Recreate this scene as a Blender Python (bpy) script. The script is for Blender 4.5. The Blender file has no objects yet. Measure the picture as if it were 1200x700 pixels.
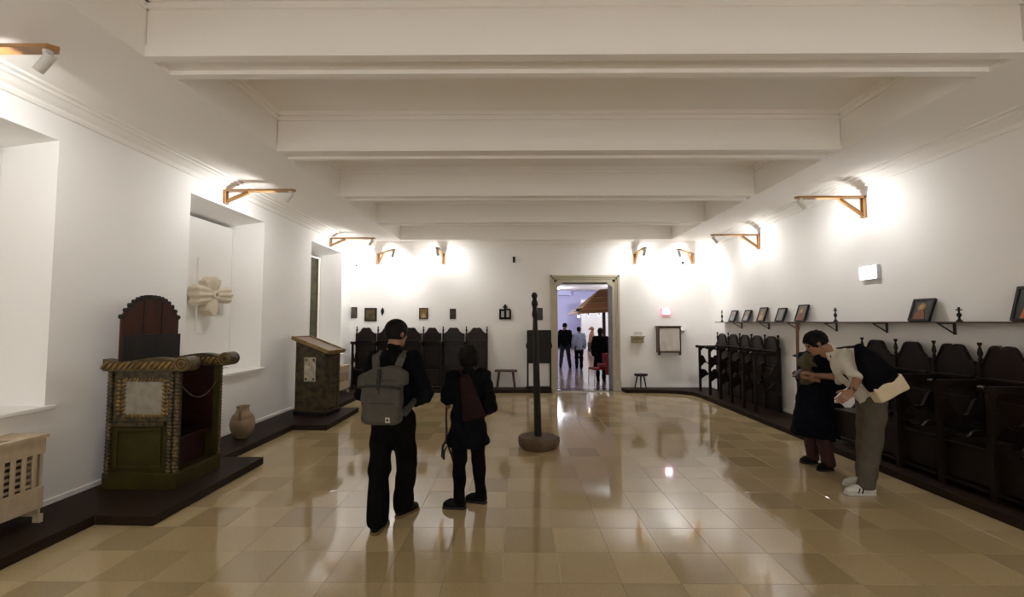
import bpy, math, random
import numpy as np
from mathutils import Vector, Matrix

random.seed(7)
scene = bpy.context.scene
COL = scene.collection
PI = math.pi

# ------------------------------------------------------------------ camera, world, exposure
cam_data = bpy.data.cameras.new('camera')
cam_data.sensor_width = 36.0
cam_data.lens = 36.0 * 517.2 / 1200.0
cam_data.clip_start = 0.05
cam = bpy.data.objects.new('camera', cam_data)
COL.objects.link(cam)
cam.location = (0, 0, 1.75)
cam.rotation_euler = (PI / 2 + 0.0534, 0, 0.00724)
scene.camera = cam

world = bpy.data.worlds.new('world')
scene.world = world
world.use_nodes = True
world.node_tree.nodes['Background'].inputs[0].default_value = (0.5, 0.55, 0.7, 1)
world.node_tree.nodes['Background'].inputs[1].default_value = 0.02

vs = scene.view_settings
vs.view_transform = 'Standard'
vs.look = 'None'
vs.gamma = 1.0
vs.use_curve_mapping = False
vs.exposure = 0.60
scene.cycles.max_bounces = 16
scene.cycles.diffuse_bounces = 12
scene.cycles.glossy_bounces = 4

SPOT_W = 66.0        # watts of each bracket spotlight
FILL_WIN_E = 1.45          # glow of the windows added behind the viewer as fill light
SPOT_COL = (1.0, 0.98, 0.955)

# ------------------------------------------------------------------ room dimensions (metres)
XL, XR, YB, YF = -4.27, 5.02, 11.4, -3.2      # left, right, back wall, wall behind the viewer
S = 3.82                                       # soffit level
CL, CR, CT = -2.90, 3.93, 4.30                 # coffer sides and coffer top
PZ = 0.085                                     # top of the display platforms

# ------------------------------------------------------------------ materials
MATS = {}
def M(name, c1, c2=None, scale=4.0, rough=0.55, metal=0.0, bump=0.0, bscale=None, stretch=(1, 1, 1), detail=4.0,
      emit=None, estr=0.0, alpha=1.0, trans=0.0, spec=0.5, sharp=0.0, rand=0.0):
    if name in MATS:
        return MATS[name]
    m = bpy.data.materials.new(name)
    m.use_nodes = True
    nt = m.node_tree
    b = nt.nodes['Principled BSDF']
    b.inputs['Base Color'].default_value = (*c1, 1)
    b.inputs['Roughness'].default_value = rough
    b.inputs['Metallic'].default_value = metal
    b.inputs['Specular IOR Level'].default_value = spec
    b.inputs['Transmission Weight'].default_value = trans
    tc = nt.nodes.new('ShaderNodeTexCoord')
    mp = nt.nodes.new('ShaderNodeMapping')
    mp.inputs['Scale'].default_value = stretch
    nt.links.new(tc.outputs['Object'], mp.inputs['Vector'])
    if c2 is not None:
        n = nt.nodes.new('ShaderNodeTexNoise')
        n.inputs['Scale'].default_value = scale
        n.inputs['Detail'].default_value = detail
        nt.links.new(mp.outputs['Vector'], n.inputs['Vector'])
        r = nt.nodes.new('ShaderNodeValToRGB')
        r.color_ramp.elements[0].position = 0.32 + sharp * 0.15
        r.color_ramp.elements[1].position = 0.68 - sharp * 0.15
        r.color_ramp.elements[0].color = (*c1, 1)
        r.color_ramp.elements[1].color = (*c2, 1)
        nt.links.new(n.outputs['Fac'], r.inputs['Fac'])
        out = r.outputs['Color']
        if rand > 0:
            oi = nt.nodes.new('ShaderNodeObjectInfo')
            mr = nt.nodes.new('ShaderNodeMapRange')
            mr.inputs['To Min'].default_value = 1 - rand
            mr.inputs['To Max'].default_value = 1 + rand
            nt.links.new(oi.outputs['Random'], mr.inputs['Value'])
            mx = nt.nodes.new('ShaderNodeVectorMath')
            mx.operation = 'SCALE'
            nt.links.new(out, mx.inputs[0])
            nt.links.new(mr.outputs['Result'], mx.inputs['Scale'])
            out = mx.outputs['Vector']
        nt.links.new(out, b.inputs['Base Color'])
    if bump > 0:
        n2 = nt.nodes.new('ShaderNodeTexNoise')
        n2.inputs['Scale'].default_value = bscale or scale * 4
        n2.inputs['Detail'].default_value = 5
        nt.links.new(mp.outputs['Vector'], n2.inputs['Vector'])
        bp = nt.nodes.new('ShaderNodeBump')
        bp.inputs['Strength'].default_value = bump
        bp.inputs['Distance'].default_value = 0.02
        nt.links.new(n2.outputs['Fac'], bp.inputs['Height'])
        nt.links.new(bp.outputs['Normal'], b.inputs['Normal'])
    if emit is not None:
        b.inputs['Emission Color'].default_value = (*emit, 1)
        b.inputs['Emission Strength'].default_value = estr
    MATS[name] = m
    return m

plaster = M('white_plaster', (0.895, 0.885, 0.87), (0.91, 0.90, 0.885), 1.2, 0.85, bump=0.05, bscale=30)
ceilpaint = M('ceiling_paint', (0.93, 0.91, 0.875), (0.94, 0.92, 0.885), 1.0, 0.85)
board_white = M('white_board', (0.85, 0.84, 0.82), (0.87, 0.86, 0.84), 1.0, 0.7)
tile_a = M('terrazzo_light', (0.475, 0.372, 0.212), (0.42, 0.326, 0.183), 55, 0.075, spec=0.85, detail=6, bump=0.012, bscale=3, rand=0.09)
tile_b = M('terrazzo_dark', (0.42, 0.326, 0.182), (0.37, 0.283, 0.156), 55, 0.075, spec=0.85, detail=6, bump=0.012, bscale=3, rand=0.12)
grout = M('grout', (0.30, 0.25, 0.17), (0.36, 0.30, 0.21), 20, 0.4)
dais = M('dark_platform_wood', (0.016, 0.0085, 0.005), (0.027, 0.015, 0.009), 3, 0.55, spec=0.15, stretch=(6, 1, 6), bump=0.05)
stallw = M('dark_stall_wood', (0.0075, 0.0045, 0.0032), (0.016, 0.0092, 0.006), 3, 0.4, spec=0.2, stretch=(5, 5, 0.8), bump=0.08)
stallr = M('reddish_stall_wood', (0.010, 0.0040, 0.0027), (0.019, 0.0075, 0.005), 3, 0.36, spec=0.28, stretch=(5, 5, 0.8), bump=0.08)
stallg = M('greyed_stall_wood', (0.011, 0.0085, 0.0078), (0.021, 0.0165, 0.015), 3, 0.36, spec=0.28, stretch=(5, 5, 0.8), bump=0.06)
blackw = M('blackened_wood', (0.006, 0.005, 0.0045), (0.013, 0.010, 0.008), 4, 0.5, spec=0.3, stretch=(4, 4, 1), bump=0.1)
oak = M('honey_oak', (0.36, 0.185, 0.062), (0.47, 0.25, 0.09), 6, 0.42, stretch=(1, 1, 8), bump=0.03)
radw = M('pale_radiator_wood', (0.42, 0.335, 0.22), (0.52, 0.42, 0.29), 5, 0.5, stretch=(3, 3, 1), bump=0.03)
radback = M('radiator_iron', (0.045, 0.04, 0.035), (0.06, 0.055, 0.05), 5, 0.7)
lampwhite = M('lamp_white', (0.78, 0.78, 0.76), None, rough=0.35)
lampglass = M('lamp_lens', (0.9, 0.9, 0.85), None, rough=0.3, emit=(1, 0.93, 0.82), estr=12)
metal_dark = M('dark_iron', (0.02, 0.02, 0.022), (0.04, 0.035, 0.03), 8, 0.45, metal=0.6)
frame_stone = M('door_frame_stone', (0.46, 0.42, 0.30), (0.52, 0.48, 0.36), 4, 0.55)

# ------------------------------------------------------------------ object helpers
def link(o):
    COL.objects.link(o)
    return o

def tag(o, label=None, cat=None, group=None, kind=None):
    if label: o['label'] = label
    if cat: o['category'] = cat
    if group: o['group'] = group
    if kind: o['kind'] = kind
    return o

def empty(name, loc=(0, 0, 0), rz=0.0, label=None, cat=None, group=None):
    o = link(bpy.data.objects.new(name, None))
    o.location = loc
    o.rotation_euler = (0, 0, rz)
    o.empty_display_size = 0.1
    return tag(o, label, cat, group)

def copy_tree(o, parent=None):
    c = o.copy()
    COL.objects.link(c)
    c.parent = parent
    for ch in o.children:
        copy_tree(ch, c)
    return c

class MB:
    """collects shapes, then links them as one mesh object"""
    def __init__(s):
        s.v, s.f = [], []
    def add(s, verts, faces, mx=None):
        n = len(s.v)
        if mx is not None:
            verts = [tuple(mx @ Vector(p)) for p in verts]
        s.v += [tuple(p) for p in verts]
        s.f += [tuple(i + n for i in f) for f in faces]
        return s
    def box(s, x0, x1, y0, y1, z0, z1, mx=None):
        v = [(x0, y0, z0), (x1, y0, z0), (x1, y1, z0), (x0, y1, z0), (x0, y0, z1), (x1, y0, z1), (x1, y1, z1), (x0, y1, z1)]
        f = [(0, 3, 2, 1), (4, 5, 6, 7), (0, 1, 5, 4), (1, 2, 6, 5), (2, 3, 7, 6), (3, 0, 4, 7)]
        return s.add(v, f, mx)
    def bar(s, a, b, w, t, up=(0, 0, 1), mx=None):
        a, b = Vector(a), Vector(b)
        d = (b - a).normalized()
        u = Vector(up)
        sd = d.cross(u)
        if sd.length < 1e-4:
            sd = d.cross(Vector((1, 0, 0)))
        sd.normalize()
        n = sd.cross(d)
        v = []
        for p in (a, b):
            for i, j in ((-1, -1), (1, -1), (1, 1), (-1, 1)):
                v.append(p + sd * (i * w / 2) + n * (j * t / 2))
        f = [(0, 3, 2, 1), (4, 5, 6, 7), (0, 1, 5, 4), (1, 2, 6, 5), (2, 3, 7, 6), (3, 0, 4, 7)]
        return s.add(v, f, mx)
    def prism(s, poly, d0, d1, axis='y', mx=None):
        """extrude a 2-D outline; axis is the extrusion direction, outline in the other two (ccw order kept)"""
        n = len(poly)
        def P(p, d):
            if axis == 'y': return (p[0], d, p[1])
            if axis == 'x': return (d, p[0], p[1])
            return (p[0], p[1], d)
        v = [P(p, d0) for p in poly] + [P(p, d1) for p in poly]
        f = [tuple(range(n - 1, -1, -1)), tuple(range(n, 2 * n))]
        f += [(i, (i + 1) % n, n + (i + 1) % n, n + i) for i in range(n)]
        return s.add(v, f, mx)
    def lathe(s, prof, c=(0, 0, 0), seg=16, mx=None, squash=1.0):
        v, f = [], []
        for r, z in prof:
            for k in range(seg):
                a = 2 * PI * k / seg
                v.append((c[0] + r * math.cos(a), c[1] + r * math.sin(a) * squash, c[2] + z))
        m = len(prof)
        for i in range(m - 1):
            for k in range(seg):
                k2 = (k + 1) % seg
                f.append((i * seg + k, i * seg + k2, (i + 1) * seg + k2, (i + 1) * seg + k))
        f.append(tuple(range(seg - 1, -1, -1)))
        f.append(tuple((m - 1) * seg + k for k in range(seg)))
        return s.add(v, f, mx)
    def tube(s, pts, r, seg=8, mx=None):
        pts = [Vector(p) for p in pts]
        n = len(pts)
        rs = r if isinstance(r, (list, tuple)) else [r] * n
        v, f = [], []
        prev = None
        for i, p in enumerate(pts):
            d = (pts[min(i + 1, n - 1)] - pts[max(i - 1, 0)]).normalized()
            if prev is None:
                a = d.cross(Vector((0, 0, 1)))
                if a.length < 1e-3: a = d.cross(Vector((1, 0, 0)))
            else:
                a = prev - d * prev.dot(d)
            a.normalize(); prev = a
            b = d.cross(a)
            for k in range(seg):
                t = 2 * PI * k / seg
                v.append(p + (a * math.cos(t) + b * math.sin(t)) * rs[i])
        for i in range(n - 1):
            for k in range(seg):
                k2 = (k + 1) % seg
                f.append((i * seg + k, i * seg + k2, (i + 1) * seg + k2, (i + 1) * seg + k))
        f.append(tuple(range(seg - 1, -1, -1)))
        f.append(tuple((n - 1) * seg + k for k in range(seg)))
        return s.add(v, f, mx)
    def ball(s, c, r, seg=10, rings=6, mx=None):
        r = r if isinstance(r, (list, tuple)) else (r, r, r)
        v = [(c[0], c[1], c[2] - r[2])]
        for i in range(1, rings):
            t = PI * i / rings - PI / 2
            for k in range(seg):
                a = 2 * PI * k / seg
                v.append((c[0] + r[0] * math.cos(t) * math.cos(a), c[1] + r[1] * math.cos(t) * math.sin(a), c[2] + r[2] * math.sin(t)))
        v.append((c[0], c[1], c[2] + r[2]))
        f = []
        for k in range(seg):
            f.append((0, 1 + (k + 1) % seg, 1 + k))
            f.append((len(v) - 1, len(v) - 1 - seg + k, len(v) - 1 - seg + (k + 1) % seg))
        for i in range(rings - 2):
            for k in range(seg):
                a, b = 1 + i * seg + k, 1 + i * seg + (k + 1) % seg
                f.append((a, b, b + seg, a + seg))
        return s.add(v, f, mx)
    def mesh(s, name, mat, smooth=False, recalc=True):
        me = bpy.data.meshes.new(name)
        me.from_pydata(s.v, [], s.f)
        if recalc:
            import bmesh
            bm = bmesh.new(); bm.from_mesh(me)
            bmesh.ops.recalc_face_normals(bm, faces=bm.faces[:])
            bm.to_mesh(me); bm.free()
        me.materials.append(mat)
        if smooth:
            me.polygons.foreach_set('use_smooth', [True] * len(me.polygons))
            try:
                me.set_sharp_from_angle(angle=math.radians(38))
            except Exception:
                pass
        me.update()
        return me
    def build(s, name, mat, parent=None, smooth=False, bevel=0.0, loc=None, rz=None):
        o = link(bpy.data.objects.new(name, s.mesh(name, mat, smooth)))
        o.parent = parent
        if loc is not None: o.location = loc
        if rz is not None: o.rotation_euler = (0, 0, rz)
        if bevel > 0:
            md = o.modifiers.new('bevel', 'BEVEL')
            md.width = bevel; md.segments = 2; md.limit_method = 'ANGLE'
        return o

def struct(mb, name, mat, parent=None, **k):
    o = mb.build(name, mat, parent, **k)
    if parent is None: o['kind'] = 'structure'
    return o

# ------------------------------------------------------------------ implicit surfaces (people, pottery, carvings)
def nets(fn, lo, hi, h):
    lo, hi = np.array(lo, float), np.array(hi, float)
    n = np.ceil((hi - lo) / h).astype(int) + 1
    ax = [lo[i] + h * np.arange(n[i]) for i in range(3)]
    G = np.stack(np.meshgrid(*ax, indexing='ij'), -1).reshape(-1, 3)
    V = fn(G).reshape(n)
    ins = V < 0
    c = [ins[i:n[0] - 1 + i, j:n[1] - 1 + j, k:n[2] - 1 + k] for i in (0, 1) for j in (0, 1) for k in (0, 1)]
    cnt = sum(x.astype(np.int8) for x in c)
    act = (cnt > 0) & (cnt < 8)
    idx = -np.ones(act.shape, int)
    ids = np.argwhere(act)
    idx[act] = np.arange(len(ids))
    acc = np.zeros((len(ids), 3)); num = np.zeros(len(ids))
    corners = [(i, j, k) for i in (0, 1) for j in (0, 1) for k in (0, 1)]
    for a in corners:
        for ax_ in range(3):
            if a[ax_] == 1: continue
            b = list(a); b[ax_] = 1
            va = V[ids[:, 0] + a[0], ids[:, 1] + a[1], ids[:, 2] + a[2]]
            vb = V[ids[:, 0] + b[0], ids[:, 1] + b[1], ids[:, 2] + b[2]]
            cr = (va < 0) != (vb < 0)
            t = np.where(cr, va / np.where(cr, va - vb, 1), 0)
            p = np.tile(np.array(a, float), (len(ids), 1)); p[:, ax_] = t
            acc[cr] += p[cr]; num += cr
    verts = lo + h * (ids + acc / num[:, None])
    faces = []
    for ax_ in range(3):
        o1, o2 = [(1, 2), (2, 0), (0, 1)][ax_]
        sl_a = [slice(1, -1)] * 3; sl_b = [slice(1, -1)] * 3
        sl_a[ax_] = slice(0, -1); sl_b[ax_] = slice(1, None)
        A, B = ins[tuple(sl_a)], ins[tuple(sl_b)]
        e = np.argwhere(A != B)
        if len(e) == 0: continue
        flip = A[tuple(e.T)]
        base = e.copy(); off = np.ones(3, int); off[ax_] = 0
        base = base + off
        q = []
        for d1, d2 in ((-1, -1), (0, -1), (0, 0), (-1, 0)):
            cc = base.copy(); cc[:, o1] += d1; cc[:, o2] += d2
            q.append(idx[cc[:, 0], cc[:, 1], cc[:, 2]])
        q = np.stack(q, 1)
        q[~flip] = q[~flip][:, ::-1]
        faces.append(q)
    return verts, np.concatenate(faces)

def nets_mesh(pieces, name, mat):
    vs_, fs_, n = [], [], 0
    for v, f in pieces:
        vs_.append(v); fs_.append(f + n); n += len(v)
    v = np.concatenate(vs_); f = np.concatenate(fs_)
    me = bpy.data.meshes.new(name)
    me.from_pydata(v.tolist(), [], f.tolist())
    me.polygons.foreach_set('use_smooth', [True] * len(me.polygons))
    me.materials.append(mat)
    me.update()
    return me

def nets_obj(pieces, name, mat, parent=None):
    o = link(bpy.data.objects.new(name, nets_mesh(pieces, name, mat)))
    o.parent = parent
    return o

A3 = lambda p: np.array(p, float)
def cone(P, a, b, ra, rb, sq=None):
    a, b = A3(a), A3(b)
    if sq is not None:
        d, s_ = A3(sq[0]), sq[1]
        P = P + np.outer((P - a) @ d, d) * (1 / s_ - 1)
        b = b + d * ((b - a) @ d) * (1 / s_ - 1)
    pa, ba = P - a, b - a
    t = np.clip(pa @ ba / (ba @ ba + 1e-12), 0, 1)
    r = np.linalg.norm(pa - t[:, None] * ba, axis=1) - (ra + (rb - ra) * t)
    return r
def ell(P, c, r, R=None):
    q = P - A3(c)
    if R is not None: q = q @ R
    r = A3(r)
    k = np.linalg.norm(q / r, axis=1)
    return (k - 1) * r.min()
def rbox(P, c, hs, rr, R=None):
    q = P - A3(c)
    if R is not None: q = q @ R
    d = np.abs(q) - (A3(hs) - rr)
    return np.linalg.norm(np.maximum(d, 0), axis=1) + np.minimum(d.max(1), 0) - rr
def smin(a, b, k):
    h = np.clip(0.5 + 0.5 * (b - a) / k, 0, 1)
    return b + (a - b) * h - k * h * (1 - h)
def chain(P, pts, k=0.03, sq=None):
    d = None
    for (a, ra), (b, rb) in zip(pts[:-1], pts[1:]):
        e = cone(P, a, b, ra, rb, sq)
        d = e if d is None else smin(d, e, k)
    return d

# ================================================================== THE SETTING
# ---- floor: grout bed with polished terrazzo tiles, 40 cm
TS, TX0, TY0 = 0.4, 0.314, 3.459
floor = struct(MB().box(XL - 0.1, XR + 0.1, YF, YB, -0.12, -0.004), 'floor', grout)
g = 0.0007
tmesh = []
for m_ in (tile_a, tile_b):
    q = MB()
    b_ = 0.0015
    h_ = TS / 2 - g
    v = [(-h_, -h_, -0.004), (h_, -h_, -0.004), (h_, h_, -0.004), (-h_, h_, -0.004),
         (-h_, -h_, -b_ * 0.4), (h_, -h_, -b_ * 0.4), (h_, h_, -b_ * 0.4), (-h_, h_, -b_ * 0.4),
         (-h_ + b_, -h_ + b_, 0), (h_ - b_, -h_ + b_, 0), (h_ - b_, h_ - b_, 0), (-h_ + b_, h_ - b_, 0)]
    f = [(8, 9, 10, 11), (0, 1, 5, 4), (1, 2, 6, 5), (2, 3, 7, 6), (3, 0, 4, 7), (4, 5, 9, 8), (5, 6, 10, 9), (6, 7, 11, 10), (7, 4, 8, 11)]
    q.add(v, f)
    tmesh.append((q, q.mesh('tile', m_)))
cells = []
for i in range(-12, 13):
    for j in range(-17, 21):
        cx, cy = TX0 + (i + 0.5) * TS, TY0 + (j + 0.5) * TS
        if not (XL - 0.1 + TS / 2 < cx < XR + 0.1 - TS / 2 and YF + 0.2 < cy < YB - 0.15): continue
        seen = cy > 2.5 and abs(cx) / cy < 1.18 and -3.55 < cx < 4.2 and cy < 11.1
        cells.append((0 if seen else 1, math.hypot(cx, cy), i, j, cx, cy))
cells.sort()
rest = [MB(), MB()]
for n_, (a_, d_, i, j, cx, cy) in enumerate(cells):
    k = (i + j) % 2
    if random.random() < 0.10: k = 1 - k
    if a_ == 0 and n_ < 300:
        o = link(bpy.data.objects.new('tile', tmesh[k][1]))
        o.parent = floor
        o.location = (cx, cy, 0)
        o.rotation_euler = (random.uniform(-1, 1) * 0.0011, random.uniform(-1, 1) * 0.0011, 0)
    else:
        rest[k].add(tmesh[k][0].v, tmesh[k][0].f, Matrix.Translation((cx, cy, 0)))
for k in (0, 1):
    tag(rest[k].build('far_tiles', (tile_a, tile_b)[k], floor), kind='stuff')

# ---- ceiling: soffit border, beams with sunk channel, coffers
up = [(S, 0.012), (S + 0.09, 0.012), (S + 0.095, 0.0), (CT - 0.10, 0.0), (CT - 0.10, 0.025), (CT - 0.05, 0.025), (CT - 0.05, 0.05), (CT, 0.05)]
cm = MB()
cm.box(XL - 0.1, XR + 0.1, YF - 0.1, YB + 0.1, CT, CT + 0.12)
cm.prism([(XL - 0.1, S)] + [(CL + e, z) for z, e in up] + [(XL - 0.1, CT)], YF - 0.1, YB + 0.1, 'y')
cm.prism([(XR + 0.1, S)] + [(CR - e, z) for z, e in up] + [(XR + 0.1, CT)], YF - 0.1, YB + 0.1, 'y')
ceiling = struct(cm, 'ceiling', ceilpaint)
for k in range(-3, 6):
    c0 = 3.325 + 1.913 * (k - 1)
    c1 = c0 + 0.31
    if k == 5:
        prof = [(YB + 0.1, S)] + [(c0 - e, z) for z, e in up] + [(YB + 0.1, CT)]
    elif k == -3:
        prof = [(YF - 0.1, S)] + [(c1 - 0.9 + e, z) for z, e in up] + [(YF - 0.1, CT)]
    else:
        prof = [(c0 - e, z) for z, e in up] + [(c1 + e, z) for z, e in reversed(up)]
        prof += [(c1 - 0.065, S), (c1 - 0.065, S + 0.035), (c0 + 0.075, S + 0.035), (c0 + 0.075, S)]
    MB().prism(prof, CL + 0.012, CR - 0.012, 'x').build('beam', ceilpaint, ceiling)

# ---- cornices
cor = [(0, -0.14), (0.03, -0.14), (0.05, -0.115), (0.05, -0.095), (0.09, -0.075), (0.13, -0.045), (0.165, -0.04), (0.165, -0.02), (0.225, -0.02), (0.225, 0.01), (0, 0.01)]
struct(MB().prism([(XL + a, S + b) for a, b in cor], YF, YB, 'y'), 'trim_1', ceilpaint)
struct(MB().prism([(XR - a, S + b) for a, b in cor], YF, YB, 'y'), 'trim_2', ceilpaint)
struct(MB().prism([(YB - a * 0.8, S + b) for a, b in cor], XL, XR, 'x'), 'trim_3', ceilpaint)

# ---- left wall with three window niches
NZ0, NZ1, NB = 0.985, 3.45, -4.80
niches = [(2.28, 4.02), (5.70, 7.41), (9.15, 10.80)]
wl = MB()
edges = [YF - 0.1] + [e for n in niches for e in n] + [YB + 0.1]
for a, b in zip(edges[0::2], edges[1::2]):
    wl.box(XL - 0.78, XL, a, b, -0.1, S + 0.05)
for a, b in niches:
    wl.box(XL - 0.78, XL, a, b, -0.1, NZ0)
    wl.prism([(XL, NZ1), (XL, S + 0.05), (XL - 0.78, S + 0.05), (XL - 0.78, NZ1 - 0.10)], a, b, 'y')
wl.box(XL - 0.86, XL - 0.78, YF - 0.1, YB + 0.1, -0.1, S + 0.05)
wall_left = struct(wl, 'wall_left', plaster)
for i, (a, b) in enumerate(niches):
    w = struct(MB().box(NB - 0.02, NB, a - 0.01, b - 0.012, NZ0 + 0.02, NZ1 - 0.125), 'window_%d' % (i + 1), board_white)
    MB().box(NB - 0.2, XL + 0.045, a - 0.06, b + 0.06, NZ0 - 0.03, NZ0 + 0.005).build('window_sill', board_white, w, bevel=0.006)

# ---- back wall with doorway, right wall, wall behind the viewer
DX0, DX1, DZ = 1.083, 2.502, 2.776
wb = MB()
wb.box(XL - 0.86, DX0, YB, YB + 0.45, -0.1, S + 0.05)
wb.box(DX1, XR + 0.3, YB, YB + 0.45, -0.1, S + 0.05)
wb.box(DX0, DX1, YB, YB + 0.45, DZ, S + 0.05)
struct(wb, 'wall_back', plaster)
struct(MB().box(XR, XR + 0.3, YF - 0.1, YB, -0.1, S + 0.05), 'wall_right', plaster)
wf = MB()
WX = [(-3.5, -1.5), (-0.65, 1.35), (2.2, 4.2)]
WZ0, WZ1 = 0.75, 3.45
xs = [XL - 0.8] + [e for p in WX for e in p] + [XR + 0.3]
for a, b in zip(xs[0::2], xs[1::2]): wf.box(a, b, YF - 0.3, YF, -0.1, CT + 0.05)
for a, b in WX: wf.box(a, b, YF - 0.3, YF, -0.1, WZ0).box(a, b, YF - 0.3, YF, WZ1, CT + 0.05)
struct(wf, 'wall_front', plaster)
# tall glowing windows, added behind the viewer to brighten the ceiling
fill_glass = M('added_window_fill_glow', (0.8, 0.8, 0.8), None, rough=0.2, emit=(1.0, 0.97, 0.93), estr=FILL_WIN_E)
for i, (a, b) in enumerate(WX):
    w = struct(MB().box(a, b, YF - 0.2, YF - 0.18, WZ0, WZ1), 'window_%d' % (i + 4), fill_glass)
    q = MB()
    for k in range(4):
        x = a + (b - a - 0.05) * k / 3
        q.box(x, x + 0.05, YF - 0.18, YF - 0.12, WZ0, WZ1)
    for k in range(4):
        z = WZ0 + (WZ1 - WZ0 - 0.05) * k / 3
        q.box(a, b, YF - 0.175, YF - 0.125, z, z + 0.05)
    q.build('window_frame', board_white, w)
    MB().box(a - 0.05, b + 0.05, YF - 0.2, YF + 0.06, WZ0 - 0.04, WZ0).build('window_sill', board_white, w)
struct(MB().box(XL, XL + 0.012, YF, YB, PZ, PZ + 0.045), 'baseboard_left', board_white)
struct(MB().box(XR - 0.012, XR, YF, YB, PZ, PZ + 0.045), 'baseboard_right', board_white)
struct(MB().box(XL, 0.892, YB - 0.012, YB, PZ, PZ + 0.045).box(2.676, XR, YB - 0.012, YB, PZ, PZ + 0.045), 'baseboard_back', board_white)

# ---- door surround
door = link(bpy.data.objects.new('door_1', None)); door['kind'] = 'structure'
door.location = ((DX0 + DX1) / 2, YB, 0)
hw = (DX1 - DX0) / 2
ow = (2.676 - 0.892) / 2
OZ = 2.968
def arch(side):
    q = MB()
    for a, b, d in ((hw, hw + 0.075, 0.03), (hw + 0.075, hw + 0.125, 0.05), (hw + 0.125, ow, 0.075)):
        x0, x1 = sorted((side * a, side * b))
        q.box(x0, x1, -d, 0.0, 0.26, OZ - (ow - b))
    return q
for s_ in (-1, 1):
    arch(s_).build('frame_post', frame_stone, door, bevel=0.005)
    x0, x1 = sorted((s_ * (hw - 0.004), s_ * (ow + 0.012)))
    MB().box(x0, x1, -0.088, 0, 0.0, 0.26).build('plinth_block', frame_stone, door, bevel=0.006)
    # stepped corner block inside the opening
    p = [(hw, DZ), (hw - 0.135, DZ), (hw - 0.135, DZ - 0.035), (hw - 0.10, DZ - 0.045), (hw - 0.075, DZ - 0.065), (hw - 0.05, DZ - 0.095), (hw, DZ - 0.12)]
    MB().prism([(s_ * a, z) for a, z in p], -0.045, 0.1, 'y').build('corner_block', frame_stone, door)
q = MB()
for a, b, d in ((hw, hw + 0.075, 0.03), (hw + 0.075, hw + 0.125, 0.05), (hw + 0.125, ow, 0.075)):
    q.box(-b, b, -d, 0.0, DZ + (a - hw), DZ + (b - hw))
q.build('lintel', frame_stone, door, bevel=0.005)
jamb = M('grey_jamb_paint', (0.30, 0.30, 0.34), (0.34, 0.34, 0.38), 3, 0.6)
for s_ in (-1, 1):
    x0, x1 = sorted((s_ * hw, s_ * (hw - 0.012)))
    MB().box(x0, x1, 0.0, 0.46, 0.0, DZ).build('jamb_lining', jamb, door)
MB().box(-hw, hw, 0.02, 0.46, DZ - 0.012, DZ).build('head_lining', jamb, door)
MB().box(-hw, hw, -0.02, 0.44, -0.02, 0.004).build('threshold', M('threshold_stone', (0.10, 0.075, 0.06), (0.16, 0.12, 0.09), 12, 0.2), door)

# ---- the gallery beyond the doorway
gal_floor = M('gallery_parquet', (0.34, 0.25, 0.20), (0.42, 0.32, 0.27), 6, 0.14, stretch=(1, 6, 1), bump=0.01)
lav = M('lavender_wall_paint', (0.52, 0.51, 0.74), (0.55, 0.54, 0.77), 2, 0.8)
GX0, GX1, GY1 = -2.0, 9.0, 30.0
gfl = struct(MB().box(GX0 - 0.2, GX1 + 0.2, YB + 0.42, GY1 + 0.2, -0.12, 0.0), 'floor_gallery', gal_floor)
struct(MB().box(GX0 - 0.2, GX1 + 0.2, YB + 0.4, GY1 + 0.2, 3.85, 4.0), 'ceiling_gallery', ceilpaint)
struct(MB().box(GX0 - 0.2, GX1 + 0.2, GY1, GY1 + 0.2, 0, 3.85).box(1.5, 3.75, GY1 - 0.5, GY1, 3.55, 3.85), 'wall_gallery_end', lav)
struct(MB().box(GX0 - 0.2, GX0, YB + 0.4, GY1, 0, 3.85), 'wall_gallery_left', lav)
struct(MB().box(GX1, GX1 + 0.2, YB + 0.4, GY1, 0, 3.85), 'wall_gallery_right', board_white)
struct(MB().box(4.3, GX1, GY1 - 1.3, GY1 - 1.0, 0, 3.2), 'wall_gallery_partition', board_white)
struct(MB().box(GX0, 4.3, GY1 - 0.04, GY1, 0, 0.16), 'baseboard_gallery', blackw)

# ---- display platforms
pl = [(XL + 0.004, YF + 0.3), (-3.63, YF + 0.3), (-3.63, 3.88), (-3.11, 3.86), (-3.11, 5.53), (-3.62, 5.53), (-3.60, 7.23), (-3.05, 7.21),
      (-3.05, 8.69), (-3.58, 8.69), (-3.55, 10.62), (-3.2, 10.98), (0.90, 10.98), (0.88, YB - 0.004), (XL + 0.004, YB - 0.004)]
o = MB().prism(pl, 0.0, PZ, 'z').build('display_platform', dais, None, bevel=0.006)
tag(o, 'low dark wooden platform along the left wall and under the back stalls', 'platform')
pr = [(2.70, YB - 0.004), (2.72, 11.02), (3.45, 10.99), (3.95, 10.88), (4.22, 10.66), (4.27, 10.3), (4.25, YF + 0.3), (XR - 0.004, YF + 0.3), (XR - 0.004, YB - 0.004)]
o = MB().prism(pr, 0.0, PZ, 'z').build('display_platform', dais, None, bevel=0.006)
tag(o, 'low dark wooden platform right of the doorway, bending along the right wall', 'platform')

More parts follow.
